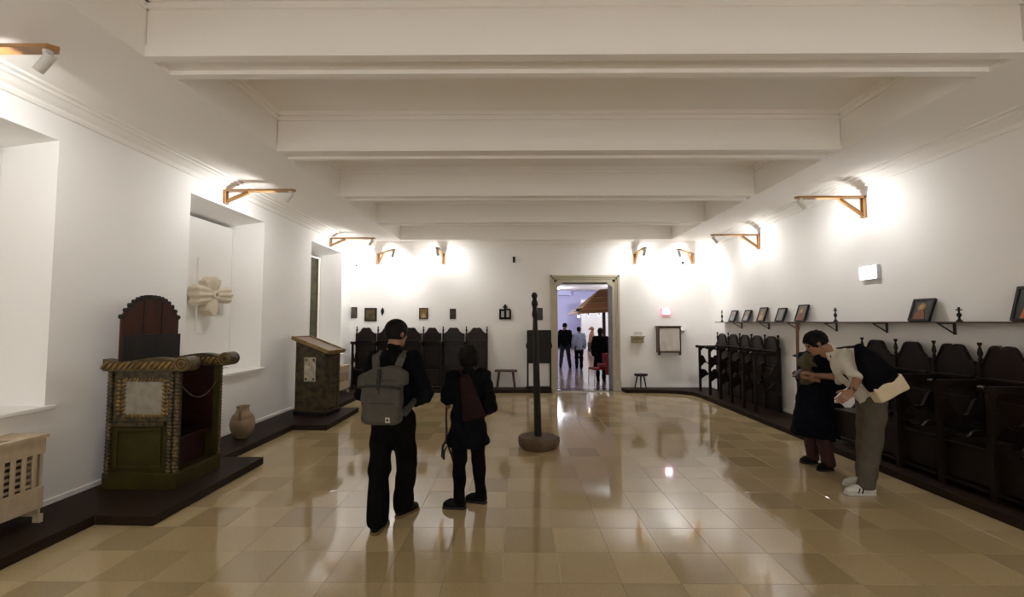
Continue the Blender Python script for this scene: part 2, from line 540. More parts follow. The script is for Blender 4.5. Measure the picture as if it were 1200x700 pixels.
# ================================================================== OBJECTS
# ---- wall brackets with spotlights (local: wall at y = 0, arm runs to -y, top at z = 0)
def spot_bracket(loc, rz, label, post=0.28, arm=1.0):
    t = empty('spotlight_bracket', loc, rz, label, 'spotlight', 'wooden spotlight brackets')
    MB().box(-0.045, 0.045, -0.035, 0.0, -post, 0.0).build('post', oak, t, bevel=0.003)
    a = MB()
    a.prism([(-0.045, 0), (-0.045, -arm + 0.05), (0.0, -arm), (0.045, -arm + 0.05), (0.045, 0)], -0.028, 0.0, 'z')
    a.build('arm', oak, t)
    MB().bar((0, -0.012, -post + 0.03), (0, -0.36, -0.035), 0.04, 0.045).build('brace', oak, t, bevel=0.002)
    y0 = -arm + 0.085
    MB().lathe([(0.028, 0), (0.028, -0.03), (0.012, -0.035), (0.012, -0.065)], (0, y0, -0.028), 12).build('swivel', lampwhite, t)
    d = Vector((0, 0.62, -0.78)).normalized()
    rot = Vector((0, 0, 1)).rotation_difference(d).to_matrix().to_4x4()
    mx = Matrix.Translation((0, y0, -0.095)) @ rot
    h = MB().lathe([(0.026, -0.05), (0.033, -0.045), (0.033, 0.10), (0.028, 0.10), (0.026, 0.085)], seg=16, mx=mx).build('lamp_head', lampwhite, t, smooth=True)
    MB().lathe([(0.0255, 0.086), (0.0255, 0.088)], seg=16, mx=mx).build('lamp_lens', lampglass, h)
    ld = bpy.data.lights.new('spot_light', 'SPOT')
    ld.energy = SPOT_W
    ld.color = SPOT_COL
    ld.spot_size = math.radians(178)
    ld.spot_blend = 1.0
    ld.shadow_soft_size = 0.03
    # wide-beam reflector: weaker along the axis than to the sides
    ld.use_nodes = True
    nt = ld.node_tree
    em = nt.nodes['Emission']
    tc = nt.nodes.new('ShaderNodeTexCoord')
    sx = nt.nodes.new('ShaderNodeSeparateXYZ')
    nt.links.new(tc.outputs['Normal'], sx.inputs[0])
    pw = nt.nodes.new('ShaderNodeMath'); pw.operation = 'POWER'; pw.inputs[1].default_value = 2.0
    ab = nt.nodes.new('ShaderNodeMath'); ab.operation = 'ABSOLUTE'
    nt.links.new(sx.outputs['Z'], ab.inputs[0])
    nt.links.new(ab.outputs[0], pw.inputs[0])
    ma = nt.nodes.new('ShaderNodeMath'); ma.operation = 'MULTIPLY_ADD'
    ma.inputs[1].default_value = -0.74; ma.inputs[2].default_value = 1.0
    nt.links.new(pw.outputs[0], ma.inputs[0])
    nt.links.new(ma.outputs[0], em.inputs['Strength'])
    lo = link(bpy.data.objects.new('spot_light', ld))
    lo.parent = t
    lo.location = Vector((0, y0, -0.095)) + d * 0.112
    lo.rotation_euler = Vector((0, 0, -1)).rotation_difference(Vector((0, 0.82, -0.57))).to_euler()
    return t
for y, lab in ((3.0, 'oak spotlight bracket on the left wall, nearest to the viewer and cut by the frame'),
               (6.37, 'oak spotlight bracket on the left wall above the niche with the stone cross'),
               (10.07, 'oak spotlight bracket on the left wall close to the far corner'),
               (-0.5, 'unseen oak spotlight bracket added on the left wall behind the viewer')):  # unseen lamp continuing the row, added for ambient light
    spot_bracket((XL, y, 3.695), PI / 2, lab, 0.21, 1.05)
for y, lab in ((6.3, 'oak spotlight bracket on the right wall above the glowing white sign'),
               (9.04, 'oak spotlight bracket on the right wall close to the far corner'),
               (1.0, 'unseen oak spotlight bracket added on the right wall beside the viewer'),  # this one and the next are out of view, added for ambience
               (-1.9, 'unseen oak spotlight bracket added on the right wall behind the viewer')):
    spot_bracket((XR, y, 3.555), -PI / 2, lab, 0.31)
for x, rz, lab in ((-3.57, 0.70, 'oak spotlight bracket at the left end of the back wall, turned inward'),
                   (-1.86, 0.0, 'oak spotlight bracket on the back wall straight above the dark stalls'),
                   (3.09, 0.0, 'oak spotlight bracket on the back wall just right of the doorway'),
                   (4.60, -0.72, 'oak spotlight bracket at the right end of the back wall, turned inward')):
    spot_bracket((x, YB, 3.53), rz, lab)

# ---- choir stalls (local: x across, back at y = 0, open front at y = -d, z from the platform)
def top_profile(w, H, sh, kind):
    """outline of the upper edge of a stall back from left to right"""
    P = []
    N = 28
    for i in range(N + 1):
        u = i / N
        a = abs(u - 0.5) * 2
        if kind == 'ogee':
            z = sh + (H - sh) * (1 / (1 + math.exp((a - 0.52) * 13)))
            if 0.60 < a < 0.72: z += 0.012
            if a < 0.12: z -= 0.010
        elif kind == 'lobes':
            z = sh + (H - sh) * (1 / (1 + math.exp((a - 0.60) * 14)))
            z -= 0.028 * math.exp(-(a / 0.11) ** 2)
            if 0.62 < a < 0.74: z += 0.010
        else:
            z = sh + (H - sh) * math.sqrt(max(0.0, 1 - (a / 0.80) ** 2.6)) if a < 0.80 else sh
        P.append((u * w, z))
    return P
def stall(w, d, H, sh, arm, kind, mb_back, mb_side, loc, rz, label, group, last=False, closed=True):
    t = empty('choir_stall', loc, rz, label, 'choir stall', group)
    tp = top_profile(w - 0.03, H, sh, kind)
    pts = [(0.015 + x, z) for x, z in tp]
    bp = MB().prism([(0.015, 0.02)] + pts + [(w - 0.015, 0.02)], -0.045, -0.015, 'y').build('backrest', mb_back, t)
    # raised border following the crest and a recessed field
    MB().prism([(0.015 + x, z + 0.006) for x, z in tp] + [(0.015 + x, z - 0.022) for x, z in reversed(tp)], -0.055, -0.008, 'y').build('crest_moulding', mb_back, bp)
    for z0, z1 in ((0.52, 0.86), (0.92, arm - 0.04)):
        if z1 - z0 > 0.05:
            MB().box(0.07, w - 0.07, -0.053, -0.04, z0, z1).build('back_field', mb_back, bp, bevel=0.006)
    MB().box(0.02, w - 0.02, -0.10, -0.04, arm + 0.005, arm + 0.03).build('shoulder_rail', mb_back, t, bevel=0.004)
    def side(x):
        s_ = MB()
        s_.box(x - 0.02, x + 0.02, -0.065, -0.005, 0.0, sh + 0.01)
        s_.box(x - 0.021, x + 0.021, -d, -d + 0.05, 0.0, arm - 0.02)
        s_.box(x - 0.027, x + 0.027, -d - 0.025, -0.02, arm - 0.035, arm)
        s_.lathe([(0.012, -0.03), (0.033, -0.028), (0.033, 0.028), (0.012, 0.03)], seg=12,
                 mx=Matrix.Translation((x, -d - 0.035, arm - 0.02)) @ Matrix.Rotation(PI / 2, 4, 'Y'))
        m = (-d + 0.05, -0.065)
        L = m[1] - m[0]
        pz = arm - 0.036
        up_, dn = [], []
        for i in range(13):
            u = i / 12
            b = math.sin(PI * u)
            up_.append((m[0] + L * u, 0.78 + 0.10 * math.cos(2 * PI * u) * (1 if abs(u - .5) > .1 else 1) - 0.02 * math.cos(6 * PI * u)))
            dn.append((m[0] + L * u, 0.63 + 0.05 * b - 0.025 * math.cos(4 * PI * u)))
        s_.prism(up_ + dn[::-1], x - 0.016, x + 0.016, 'x')
        up2, dn2 = [], []
        for i in range(13):
            u = i / 12
            up2.append((m[0] + L * u, 0.50 + 0.05 * math.cos(2 * PI * u) - 0.02 * math.cos(4 * PI * u)))
            dn2.append((m[0] + L * u, 0.30 + 0.10 * math.sin(PI * u)))
        s_.prism(up2 + dn2[::-1], x - 0.016, x + 0.016, 'x')
        s_.prism([(m[0], pz), (m[0], pz - 0.09), (m[0] + 0.05, pz - 0.03), (m[1] - 0.05, pz - 0.03), (m[1], pz - 0.09), (m[1], pz)], x - 0.016, x + 0.016, 'x')
        s_.build('side_panel', mb_side, t)
        fz = H - sh + 0.02
        MB().lathe([(0.013, 0), (0.02, 0.02 * fz / .18), (0.012, 0.04 * fz / .18), (0.024, 0.075 * fz / .18), (0.017, 0.115 * fz / .18), (0.009, 0.14 * fz / .18), (0.021, 0.165 * fz / .18), (0.019, fz)],
                   (x, -0.035, sh + 0.01), 10).build('finial', mb_side, t, smooth=True)
    side(0.0315)
    if last: side(w - 0.0315)
    if closed:
        MB().box(0.022, w - 0.022, -d + 0.03, -0.05, 0.44, 0.47).build('seat', mb_side, t, bevel=0.006)
        MB().box(0.022, w - 0.022, -d + 0.07, -d + 0.095, 0.10, 0.44).build('front_board', mb_side, t)
        MB().box(0.022, w - 0.022, -d + 0.02, -0.05, 0.06, 0.09).build('foot_board', mb_side, t)
    else:       # seat folded up against the back
        MB().box(0.06, w - 0.022, -0.105, -0.06, 0.44, 0.80).build('seat', mb_side, t, bevel=0.006)
    return t
bx = [-4.10, -3.555, -2.965, -2.385, -1.88, -1.285, -0.69]
bl = ['dark carved choir stall at the left end of the back wall row',
      'dark carved choir stall on the back wall, second from the left corner',
      'dark carved choir stall on the back wall seen behind the backpack wearer',
      'narrowest dark carved choir stall on the back wall, third from its right end',
      'greyish brown choir stall with pale crest, second from the right end of the back row',
      'reddish dark choir stall at the right end of the back wall row, beside the bench']
for i in range(6):
    stall(bx[i + 1] - bx[i], 0.34, 1.52, 1.37, 1.17, 'ogee', (stallw, stallw, stallw, stallw, stallg, stallr)[i], stallw,
          (bx[i], YB - 0.02, PZ), 0, bl[i], 'choir stalls along the back wall', i == 5)
fy = [10.78, 10.24, 9.72, 9.24, 8.75, 8.25]
fl = ['dark choir stall with rounded back in the far right corner', 'dark round-backed choir stall on the right wall, second from the far corner',
      'dark round-backed choir stall in the middle of the far right group', 'dark round-backed choir stall on the right wall, fourth from the far corner',
      'dark round-backed choir stall whose closed side faces the couple with the phone']
for i in range(5):
    stall(fy[i] - fy[i + 1], 0.50, 1.39, 1.17, 1.10, 'round', stallg, stallw, (4.93, fy[i], PZ), -PI / 2, fl[i], 'round-backed stalls on the far right wall', i == 4, False)
ny = [6.32, 5.77, 5.25, 4.74, 4.23, 3.70]
nl = ['large dark choir stall with scalloped crest right behind the man in the white shirt', 'large dark choir stall, second of the near right row counted from the couple',
      'large dark choir stall in the middle of the near right row', 'large dark choir stall with two-lobed crest, next to last before the right edge',
      'large dark choir stall cut off by the right edge of the picture']
for i in range(5):
    stall(ny[i] - ny[i + 1], 0.52, 1.42, 1.24, 1.06, 'ogee' if i < 2 else 'lobes', (stallw, stallw, stallw, stallr, stallr)[i], stallw,
          (4.93, ny[i], PZ), -PI / 2, nl[i], 'large stalls on the near right wall', i == 4)

# ---- bishop's throne
gold = M('worn_gilding', (0.27, 0.165, 0.045), (0.085, 0.052, 0.018), 14, 0.42, metal=0.35, bump=0.3, bscale=40)
golddk = M('blackened_gilding', (0.030, 0.024, 0.016), (0.10, 0.07, 0.025), 22, 0.45, metal=0.2, bump=0.3, bscale=50, sharp=0.6)
goldmid = M('dull_gilding', (0.13, 0.085, 0.025), (0.045, 0.030, 0.012), 16, 0.45, metal=0.2, bump=0.3, bscale=45)
green = M('olive_green_paint', (0.046, 0.037, 0.005), (0.030, 0.024, 0.004), 7, 0.55, spec=0.25, bump=0.08, bscale=30)
redint = M('dark_red_paint', (0.026, 0.0050, 0.003), (0.015, 0.0035, 0.0022), 6, 0.6, spec=0.2)
redwood = M('red_brown_wood', (0.062, 0.017, 0.0075), (0.034, 0.0105, 0.0055), 3, 0.45, spec=0.2, stretch=(5, 5, 0.7), bump=0.05)
fresco = M('faded_painting', (0.34, 0.31, 0.25), (0.20, 0.18, 0.14), 9, 0.6, detail=8, bump=0.1)
th = empty('bishop_throne', (-3.75, 4.79, PZ), 0, 'gilded green and red carved throne with tall scalloped back beside the left wall', 'throne')
MB().box(-0.37, 0.37, -0.34, 0.34, 0.0, 0.16).build('plinth', green, th, bevel=0.008)
def rope(mb, x, y, z0, z1, r=0.026):
    n = int((z1 - z0) / 0.036)
    for k in range(n):
        z = z0 + (k + 0.5) * (z1 - z0) / n
        mb.ball((0, 0, 0), (r * 1.12, r * 0.95, 0.024), 8, 5, mx=Matrix.Translation((x, y, z)) @ Matrix.Rotation(0.62, 4, 'Y') @ Matrix.Rotation(0.3, 4, 'X'))
    mb.lathe([(r * 0.72, z0), (r * 0.72, z1)], (x, y, 0), 8)
for sy in (-1, 1):
    yo = sy * 0.31
    ya, yb = sorted((yo, yo - sy * 0.035))
    sp = MB().box(-0.36, 0.36, ya, yb, 0.16, 1.18).build('side_panel', green, th)
    yf = yo + sy * 0.002
    def fb(x0, x1, z0, z1, d):
        a, b = sorted((yf, yf + sy * d)); return MB().box(x0, x1, a, b, z0, z1)
    MB().box(-0.34, 0.30, min(yo - sy * 0.035, yo - sy * 0.045), max(yo - sy * 0.035, yo - sy * 0.045), 0.45, 1.17).build('lining', redint, sp)
    # lower green inset with moulding
    q = MB()
    for x0, x1, z0, z1 in ((-0.27, 0.20, 0.57, 0.60), (-0.27, 0.20, 0.20, 0.23), (-0.27, -0.24, 0.23, 0.57), (0.17, 0.20, 0.23, 0.57)):
        a, b = sorted((yf, yf + sy * 0.016)); q.box(x0, x1, a, b, z0, z1)
    q.build('panel_moulding', green, sp, bevel=0.004)
    fb(-0.30, 0.23, 0.62, 0.665, 0.022).build('middle_rail', golddk, sp)
    # painting with carved frame
    fb(-0.205, 0.225, 0.705, 1.10, 0.008).build('painting', fresco, sp)
    fr = MB()
    for x0, x1, z0, z1 in ((-0.285, 0.285, 1.09, 1.165), (-0.285, -0.20, 0.67, 1.09), (0.215, 0.285, 0.67, 1.09), (-0.20, 0.215, 0.67, 0.715)):
        a, b = sorted((yf, yf + sy * 0.02)); fr.box(x0, x1, a, b, z0, z1)
    fr.build('painting_frame', golddk, sp)
    de = MB()
    for k in range(10):
        x = -0.165 + k * 0.0385
        de.ball((x, yf + sy * 0.016, 1.085), (0.016, 0.012, 0.022), 8, 5)
        de.ball((x, yf + sy * 0.016, 0.722), (0.016, 0.012, 0.022), 8, 5)
    for k in range(9):
        z = 0.745 + k * 0.0405
        de.ball((-0.195, yf + sy * 0.016, z), (0.022, 0.012, 0.016), 8, 5)
        de.ball((0.213, yf + sy * 0.016, z), (0.022, 0.012, 0.016), 8, 5)
        de.ball((-0.245, yf + sy * 0.018, z), (0.025, 0.014, 0.019), 8, 5)
        de.ball((0.255, yf + sy * 0.018, z), (0.025, 0.014, 0.019), 8, 5)
    de.build('carved_beads', gold, sp, smooth=True)
    for x, m_, z0 in ((-0.335, golddk, 0.10), (0.285, golddk, 0.16), (0.345, goldmid, 0.16)):
        q = MB(); rope(q, x, yo + sy * 0.012, z0, 1.18, 0.027)
        q.build('rope_column', m_, th, smooth=True)
    # arm rail with scroll
    a = MB()
    prof = []
    N = 24
    for i in range(N + 1):
        u = i / N
        prof.append((-0.375 + 0.775 * u, 1.295 - 0.022 * math.sin(2.2 * PI * u) - 0.012 * u))
    bot = [(0.40, 1.19), (0.36, 1.175), (-0.375, 1.175)]
    yc = yo + sy * 0.012
    a.prism(prof + bot, yc - 0.055, yc + 0.055, 'y')
    mxs = Matrix.Translation((0.44, yc, 1.245)) @ Matrix.Rotation(PI / 2, 4, 'X')
    a.lathe([(0.03, -0.085), (0.075, -0.08), (0.075, 0.08), (0.03, 0.085)], seg=22, mx=mxs)
    ar = a.build('arm_rail', goldmid if sy < 0 else golddk, th, smooth=True)
    c = MB()
    for k in range(13):
        x = -0.36 + k * 0.058
        c.ball((0, 0, 0), (0.018, 0.014, 0.052), 8, 5, mx=Matrix.Translation((x, yc - 0.056, 1.23)) @ Matrix.Rotation(0.7, 4, 'Y'))
    for r_ in (0.062, 0.034):
        c.tube([(0.44 + r_ * math.cos(t * PI / 10), yc - 0.086, 1.245 + r_ * math.sin(t * PI / 10)) for t in range(21)], 0.008, 6)
    c.build('carved_leaves', gold, ar, smooth=True)
    del c
# tall back with scalloped edge
bk = []
ya, yb = -0.375, 0.355
N = 15
tops = []
for i in range(N):
    u = (i + 0.5) / N
    a_ = PI * u
tb = MB()
outl = []
def back_curve(u):                      # u 0..1 from near side to far side
    y = ya + (yb - ya) * u
    a = abs(u - 0.5) * 2
    z = 1.72 + 0.215 * (1 - a ** 2.6) if a < 1 else 1.72
    return y, z
pts = [back_curve(i / 30) for i in range(31)]
outl = [(-0.26, 0.16), (-0.26, 1.22), (ya, 1.22)] + pts + [(yb, 1.22), (0.26, 1.22), (0.26, 0.16)]
tb.prism(outl, -0.225, -0.19, 'x')
back = tb.build('tall_back', redwood, th)
scm = MB().lathe([(0.024, -0.02), (0.024, 0.02)], seg=12, mx=Matrix.Rotation(PI / 2, 4, 'Y')).mesh('scallop', blackw, True)
side_pts = pts
last = None
for p in side_pts:
    if last is None or math.hypot(p[0] - last[0], p[1] - last[1]) > 0.043:
        o = link(bpy.data.objects.new('scallop', scm)); o.parent = back
        o.location = (-0.207, p[0], p[1])
        last = p
MB().box(-0.19, -0.165, ya - 0.005, yb + 0.005, 1.22, 1.53).build('dark_back_board', blackw, back)
for k in (-0.13, 0.11):
    MB().box(-0.192, -0.186, k - 0.003, k + 0.003, 1.53, 1.90).build('plank_joint', blackw, back)
MB().box(-0.19, 0.30, -0.275, 0.275, 0.44, 0.48).build('seat', redint, th)
MB().box(0.20, 0.23, -0.275, 0.275, 0.16, 0.44).build('seat_front', redint, th)
MB().tube([(0.35, -0.28 + 0.56 * i / 16, 1.03 - 0.17 * (1 - ((i - 8) / 8) ** 2)) for i in range(17)], 0.006, 6).build('cord', golddk, th)

# ---- lectern
paintedw = M('painted_dark_wood', (0.012, 0.009, 0.005), (0.070, 0.046, 0.012), 11, 0.5, detail=6, bump=0.2, sharp=0.3)
lecttop = M('lectern_top_wood', (0.20, 0.125, 0.075), (0.26, 0.17, 0.11), 5, 0.5, stretch=(1, 6, 1))
goldrim = M('gilt_rim', (0.26, 0.17, 0.055), (0.16, 0.10, 0.035), 10, 0.45, metal=0.2)
le = empty('lectern', (-3.63, 8.16, PZ), -0.16, 'dark painted lectern with sloping top and pale icon panel on its side', 'lectern')
MB().prism([(-0.31, 0.0), (0.31, 0.0), (0.31, 1.12), (-0.31, 1.335)], -0.21, 0.21, 'y').build('body', paintedw, le)
MB().box(-0.33, 0.33, -0.23, 0.23, 0.0, 0.07).build('plinth', blackw, le, bevel=0.01)
sl = math.atan2(0.215, 0.62)
mt = Matrix.Translation((0.0, 0, 1.24)) @ Matrix.Rotation(sl, 4, 'Y')
tp = MB().box(-0.40, 0.40, -0.26, 0.26, 0.0, 0.025, mx=mt).build('sloping_top', lecttop, le)
q = MB()
for b in ((-0.40, 0.40, -0.265, -0.235, -0.02, 0.05), (-0.40, 0.40, 0.235, 0.265, -0.02, 0.05), (0.37, 0.405, -0.235, 0.235, -0.02, 0.055), (-0.405, -0.375, -0.235, 0.235, -0.02, 0.04)):
    q.box(*b, mx=mt)
q.build('top_rim', goldrim, tp, bevel=0.005)
for sy in (-1, 1):
    a, b = sorted((sy * 0.209, sy * 0.222))
    ip = MB().box(-0.13, 0.09, a, b, 0.60, 1.03).build('icon_panel', M('pale_icon', (0.52, 0.47, 0.38), (0.30, 0.26, 0.19), 12, 0.55, sharp=0.2), le)
    k = MB()
    for x in (-0.095, 0.055):
        for z in (0.645, 0.985):
            k.ball((x, sy * 0.222, z), (0.022, 0.006, 0.026), 8, 5)
    k.build('corner_rosette', golddk, ip)
    for x in (-0.285, 0.285):
        q = MB(); rope(q, x, sy * 0.212, 0.08, 1.14 if x > 0 else 1.30, 0.02)
        q.build('corner_column', paintedw, le, smooth=True)
for z0, z1 in ((0.12, 0.52), (0.58, 1.04)):
    q = MB()
    q.box(0.309, 0.322, -0.16, 0.16, z0, z0 + 0.03).box(0.309, 0.322, -0.16, 0.16, z1 - 0.03, z1).box(0.309, 0.322, -0.16, -0.13, z0, z1).box(0.309, 0.322, 0.13, 0.16, z0, z1)
    q.build('panel_moulding', golddk, le)

# ---- clay jug
clay = M('pale_clay', (0.24, 0.17, 0.10), (0.32, 0.235, 0.145), 6, 0.6, bump=0.08)
clayb = M('clay_glaze_band', (0.19, 0.115, 0.06), (0.25, 0.16, 0.09), 10, 0.5)
jg = empty('clay_jug', (-3.93, 6.42, PZ), 0, 'pale round-bellied clay jug with loop handle standing on the left platform', 'jug')
MB().lathe([(0.075, 0), (0.085, 0.01), (0.12, 0.06), (0.152, 0.13), (0.163, 0.20), (0.155, 0.265), (0.125, 0.33), (0.09, 0.375), (0.076, 0.41), (0.078, 0.44), (0.09, 0.458), (0.08, 0.458), (0.062, 0.43), (0.062, 0.40)], seg=32).build('body', clay, jg, smooth=True)
MB().lathe([(0.150, 0.283), (0.1485, 0.285), (0.130, 0.326), (0.1255, 0.332), (0.12, 0.33), (0.14, 0.283)], seg=32).build('glaze_band', clayb, jg, smooth=True)
for a in (-1.25, 1.9):
    c_, s_ = math.cos(a), math.sin(a)
    MB().tube([(c_ * r, s_ * r, z) for r, z in ((0.078, 0.43), (0.115, 0.445), (0.148, 0.415), (0.16, 0.36), (0.148, 0.30), (0.138, 0.28))], [0.014, 0.016, 0.016, 0.015, 0.014, 0.016], 8).build('handle', clayb, jg, smooth=True)

# ---- radiator covers (local: front at x = 0 facing +x, wall side at -x)
def radiator(y0, y1, h, label):
    L = y1 - y0
    dpt = -(XL - (-3.95)) - 0.005
    t = empty('radiator_cover', (-3.95, y0, PZ), 0, label, 'radiator cover', 'slatted radiator covers under the niches')
    zt = h
    for b in ((-0.05, 0.012, -0.012, L + 0.012), (-dpt, -dpt + 0.06, -0.012, L + 0.012), (-dpt + 0.06, -0.05, -0.012, 0.12), (-dpt + 0.06, -0.05, L - 0.22, L + 0.012)):
        MB().box(*b, zt - 0.03, zt).build('top_board', radw, t)
    MB().box(-0.022, 0.0, 0.0, L, zt - 0.155, zt - 0.03).build('upper_rail', radw, t, bevel=0.003)
    MB().box(-0.022, 0.0, 0.0, L, 0.12, 0.30).build('lower_rail', radw, t, bevel=0.003)
    for y in (0.0, L - 0.022):
        MB().box(-dpt, -0.022, y, y + 0.022, 0.05, zt - 0.03).build('end_board', radw, t)
        MB().box(-0.06, 0.004, y - 0.004, y + 0.026, 0.0, 0.07).build('foot', radw, t, bevel=0.004)
    n = int((L - 0.04) / 0.076)
    p = (L - 0.04) / n
    me = MB().box(-0.012, -0.001, -0.016, 0.016, 0.295, zt - 0.15).mesh('slat', radw)
    for k in range(n):
        o = link(bpy.data.objects.new('slat', me)); o.parent = t
        o.location = (0, 0.0 + (k + 0.5) * p, 0)
    me2 = MB().box(-0.036, -0.022, 0.02, L - 0.07, -0.010, 0.010).mesh('cross_slat', radw)
    k = 0.325
    while k < zt - 0.16:
        o = link(bpy.data.objects.new('cross_slat', me2)); o.parent = t
        o.location = (0, 0, k); k += 0.05
    MB().box(-0.19, -0.10, 0.05, L - 0.05, 0.15, zt - 0.12).build('radiator', radback, t, bevel=0.02)
    return t
radiator(2.38, 3.75, 0.725, 'pale wooden slatted radiator cover at the lower left edge of the picture')
radiator(9.25, 10.56, 0.66, 'pale wooden slatted radiator cover behind the lectern in the far left corner')

# ---- carved stone cross in the middle niche (local: x out of the wall, y along it)
stone = M('cream_stone', (0.62, 0.55, 0.42), (0.70, 0.63, 0.50), 7, 0.75, bump=0.25, bscale=25)
cr = empty('stone_cross', (NB + 0.05, 6.74, 2.165), 0, 'cream carved stone cross with flared drapery arms hung in the middle niche', 'carving')
def cross_sdf(P):
    x, y, z = P[:, 0], P[:, 1], P[:, 2]
    r = np.hypot(y, z)
    d = None
    # side arms: ribbed bundles; top: three-lobed petal; foot: hanging folds
    for ang, ln, w0, w1, ribs in ((0.05, 0.40, 0.075, 0.135, 9), (PI + 0.06, 0.38, 0.08, 0.16, 10), (PI / 2 + 0.12, 0.27, 0.05, 0.19, 5), (-PI / 2 - 0.1, 0.31, 0.06, 0.17, 5)):
        c, s_ = math.cos(ang), math.sin(ang)
        u, v = y * c + z * s_, -y * s_ + z * c
        t = np.clip(u / ln, 0, 1)
        half = w0 + (w1 - w0) * t ** 0.55
        ridge = (0.010 if ribs > 6 else 0.022) * np.cos(v / half * ribs) * np.clip(t * 2.5, 0, 1)
        thick = 0.050 + 0.055 * np.sin(np.clip(t, 0, 1) * 2.4) + ridge - 0.045 * (v / half) ** 2
        end = ln - 0.02 + (0.012 * np.cos(v * 60) if ribs > 6 else 0.035 * np.cos(v / half * 4.4))
        e = np.maximum.reduce([np.abs(v) - half, -u, u - end, np.abs(x - 0.07) - thick])
        d = e if d is None else smin(d, e, 0.012)
    q = np.hypot(r - 0.045, x - 0.15) - 0.024
    d = smin(d, np.maximum(r - 0.06, np.abs(x - 0.09) - 0.06), 0.01)
    d = smin(d, q, 0.008)
    hole = np.maximum(r - 0.030, 0.09 - x)
    return np.maximum(d, -hole)
nets_obj([nets(cross_sdf, (-0.06, -0.47, -0.42), (0.26, 0.47, 0.36), 0.0085)], 'carved_body', stone, cr)
MB().lathe([(0.027, 0), (0.027, 0.01)], seg=14, mx=Matrix.Translation((0.088, 0, 0)) @ Matrix.Rotation(PI / 2, 4, 'Y')).build('hole_shade_disc', blackw, cr)  # black disc paints the shade at the bottom of the carved hole
sm = tag(MB().box(NB, NB + 0.035, 6.585, 6.745, 1.58, 2.73).build('mounting_slab', board_white, None, bevel=0.004), 'narrow white mounting slab behind the stone cross', 'mount')

# ---- tall painted plank in the far niche
plank = M('green_brown_painted_plank', (0.070, 0.065, 0.018), (0.030, 0.020, 0.010), 2.2, 0.5, stretch=(0.5, 0.5, 2.2), bump=0.1, sharp=0.5)
tp = empty('painted_plank', (NB + 0.05, 10.29, 1.0), 0, 'tall narrow green and brown painted plank standing in the far left niche', 'panel')
MB().box(-0.025, 0.025, -0.22, 0.19, 0.0, 2.26).build('board', plank, tp, bevel=0.006)
for y in (-0.225, 0.17):
    MB().box(0.02, 0.04, y, y + 0.03, 0.0, 2.26).build('edge_strip', goldrim, tp)

# ---- small icons and fittings on the back wall
def icon(x0, x1, z0, z1, label, c1, c2, sc_=18, frame=None, halo=None):
    t = empty('wall_icon', ((x0 + x1) / 2, YB, z0), 0, label, 'icon', 'small icons on the back wall')
    w, h = x1 - x0, z1 - z0
    mt_ = M('icon_paint_%d' % int(x0 * 1000), c1, c2, sc_, 0.45, detail=5, sharp=0.4)
    fr_ = frame or blackw
    MB().box(-w / 2, w / 2, -0.028, -0.001, 0, h).build('board', fr_, t, bevel=0.003)
    b = min(w, h) * 0.12
    MB().box(-w / 2 + b, w / 2 - b, -0.032, -0.026, b, h - b).build('painting', mt_, t)
    if halo:
        MB().lathe([(w * 0.22, 0), (w * 0.22, 0.003)], seg=18, mx=Matrix.Translation((0, -0.032, h * 0.62)) @ Matrix.Rotation(PI / 2, 4, 'X')).build('halo', goldrim, t)
        MB().prism([(-w * 0.26, b), (w * 0.26, b), (w * 0.2, h * 0.38), (w * 0.06, h * 0.5), (-w * 0.06, h * 0.5), (-w * 0.2, h * 0.38)], -0.035, -0.031, 'y').build('figure', halo, t)
    return t
robe = M('icon_robe_red', (0.16, 0.035, 0.015), (0.22, 0.07, 0.025), 20, 0.5)
robe2 = M('icon_robe_cream', (0.42, 0.34, 0.22), (0.32, 0.22, 0.12), 20, 0.5)
icon(-4.24, -4.09, 1.852, 2.138, 'narrow dark icon high in the left corner of the back wall', (0.05, 0.035, 0.02), (0.10, 0.08, 0.06))
icon(-3.893, -3.578, 1.775, 2.116, 'largest square brown icon on the back wall above the first stalls', (0.045, 0.032, 0.014), (0.11, 0.075, 0.025), 9)
icon(-2.481, -2.247, 1.83, 2.116, 'golden brown icon with a pale face above the stalls', (0.12, 0.055, 0.012), (0.25, 0.13, 0.03), 12, halo=robe2)
icon(-1.688, -1.532, 1.83, 2.094, 'small nearly black icon above the greyish stall', (0.016, 0.012, 0.010), (0.04, 0.028, 0.02))
icon(0.533, 0.707, 1.808, 2.115, 'small dark green icon just behind the carved post', (0.022, 0.022, 0.016), (0.05, 0.048, 0.035))
tag(MB().lathe([(0.004, 0.0), (0.018, 0.03), (0.042, 0.09), (0.045, 0.12), (0.03, 0.17), (0.008, 0.20), (0.004, 0.21)], (-3.43, YB - 0.018, 1.918), 10, squash=0.35).build('wall_pendant', metal_dark, None, smooth=True),
    'tiny dark spindle-shaped pendant on the back wall beside the square icon', 'pendant')
an = MB()
ax, az = -0.258, 1.819
for b in ((-0.154, 0.154, 0.0, 0.055), (-0.154, -0.105, 0.0, 0.27), (0.105, 0.154, 0.0, 0.25), (-0.03, 0.03, 0.0, 0.384), (-0.13, -0.03, 0.215, 0.265), (0.03, 0.13, 0.235, 0.28), (-0.055, 0.055, 0.30, 0.34)):
    an.box(ax + b[0], ax + b[1], YB - 0.04, YB - 0.002, az + b[2], az + b[3])
tag(an.build('wooden_cross', blackw, None, bevel=0.004), 'black wooden cross with trident-shaped foot on the back wall', 'cross')
ws = empty('wall_speaker', (-0.03, YB, 3.29), 0, 'small black box fixed high in the middle of the back wall', 'speaker')
MB().box(-0.032, 0.032, -0.07, -0.012, 0, 0.15).build('case', metal_dark, ws, bevel=0.006)
MB().box(-0.015, 0.015, -0.014, -0.001, 0.05, 0.10).build('wall_mount', metal_dark, ws)
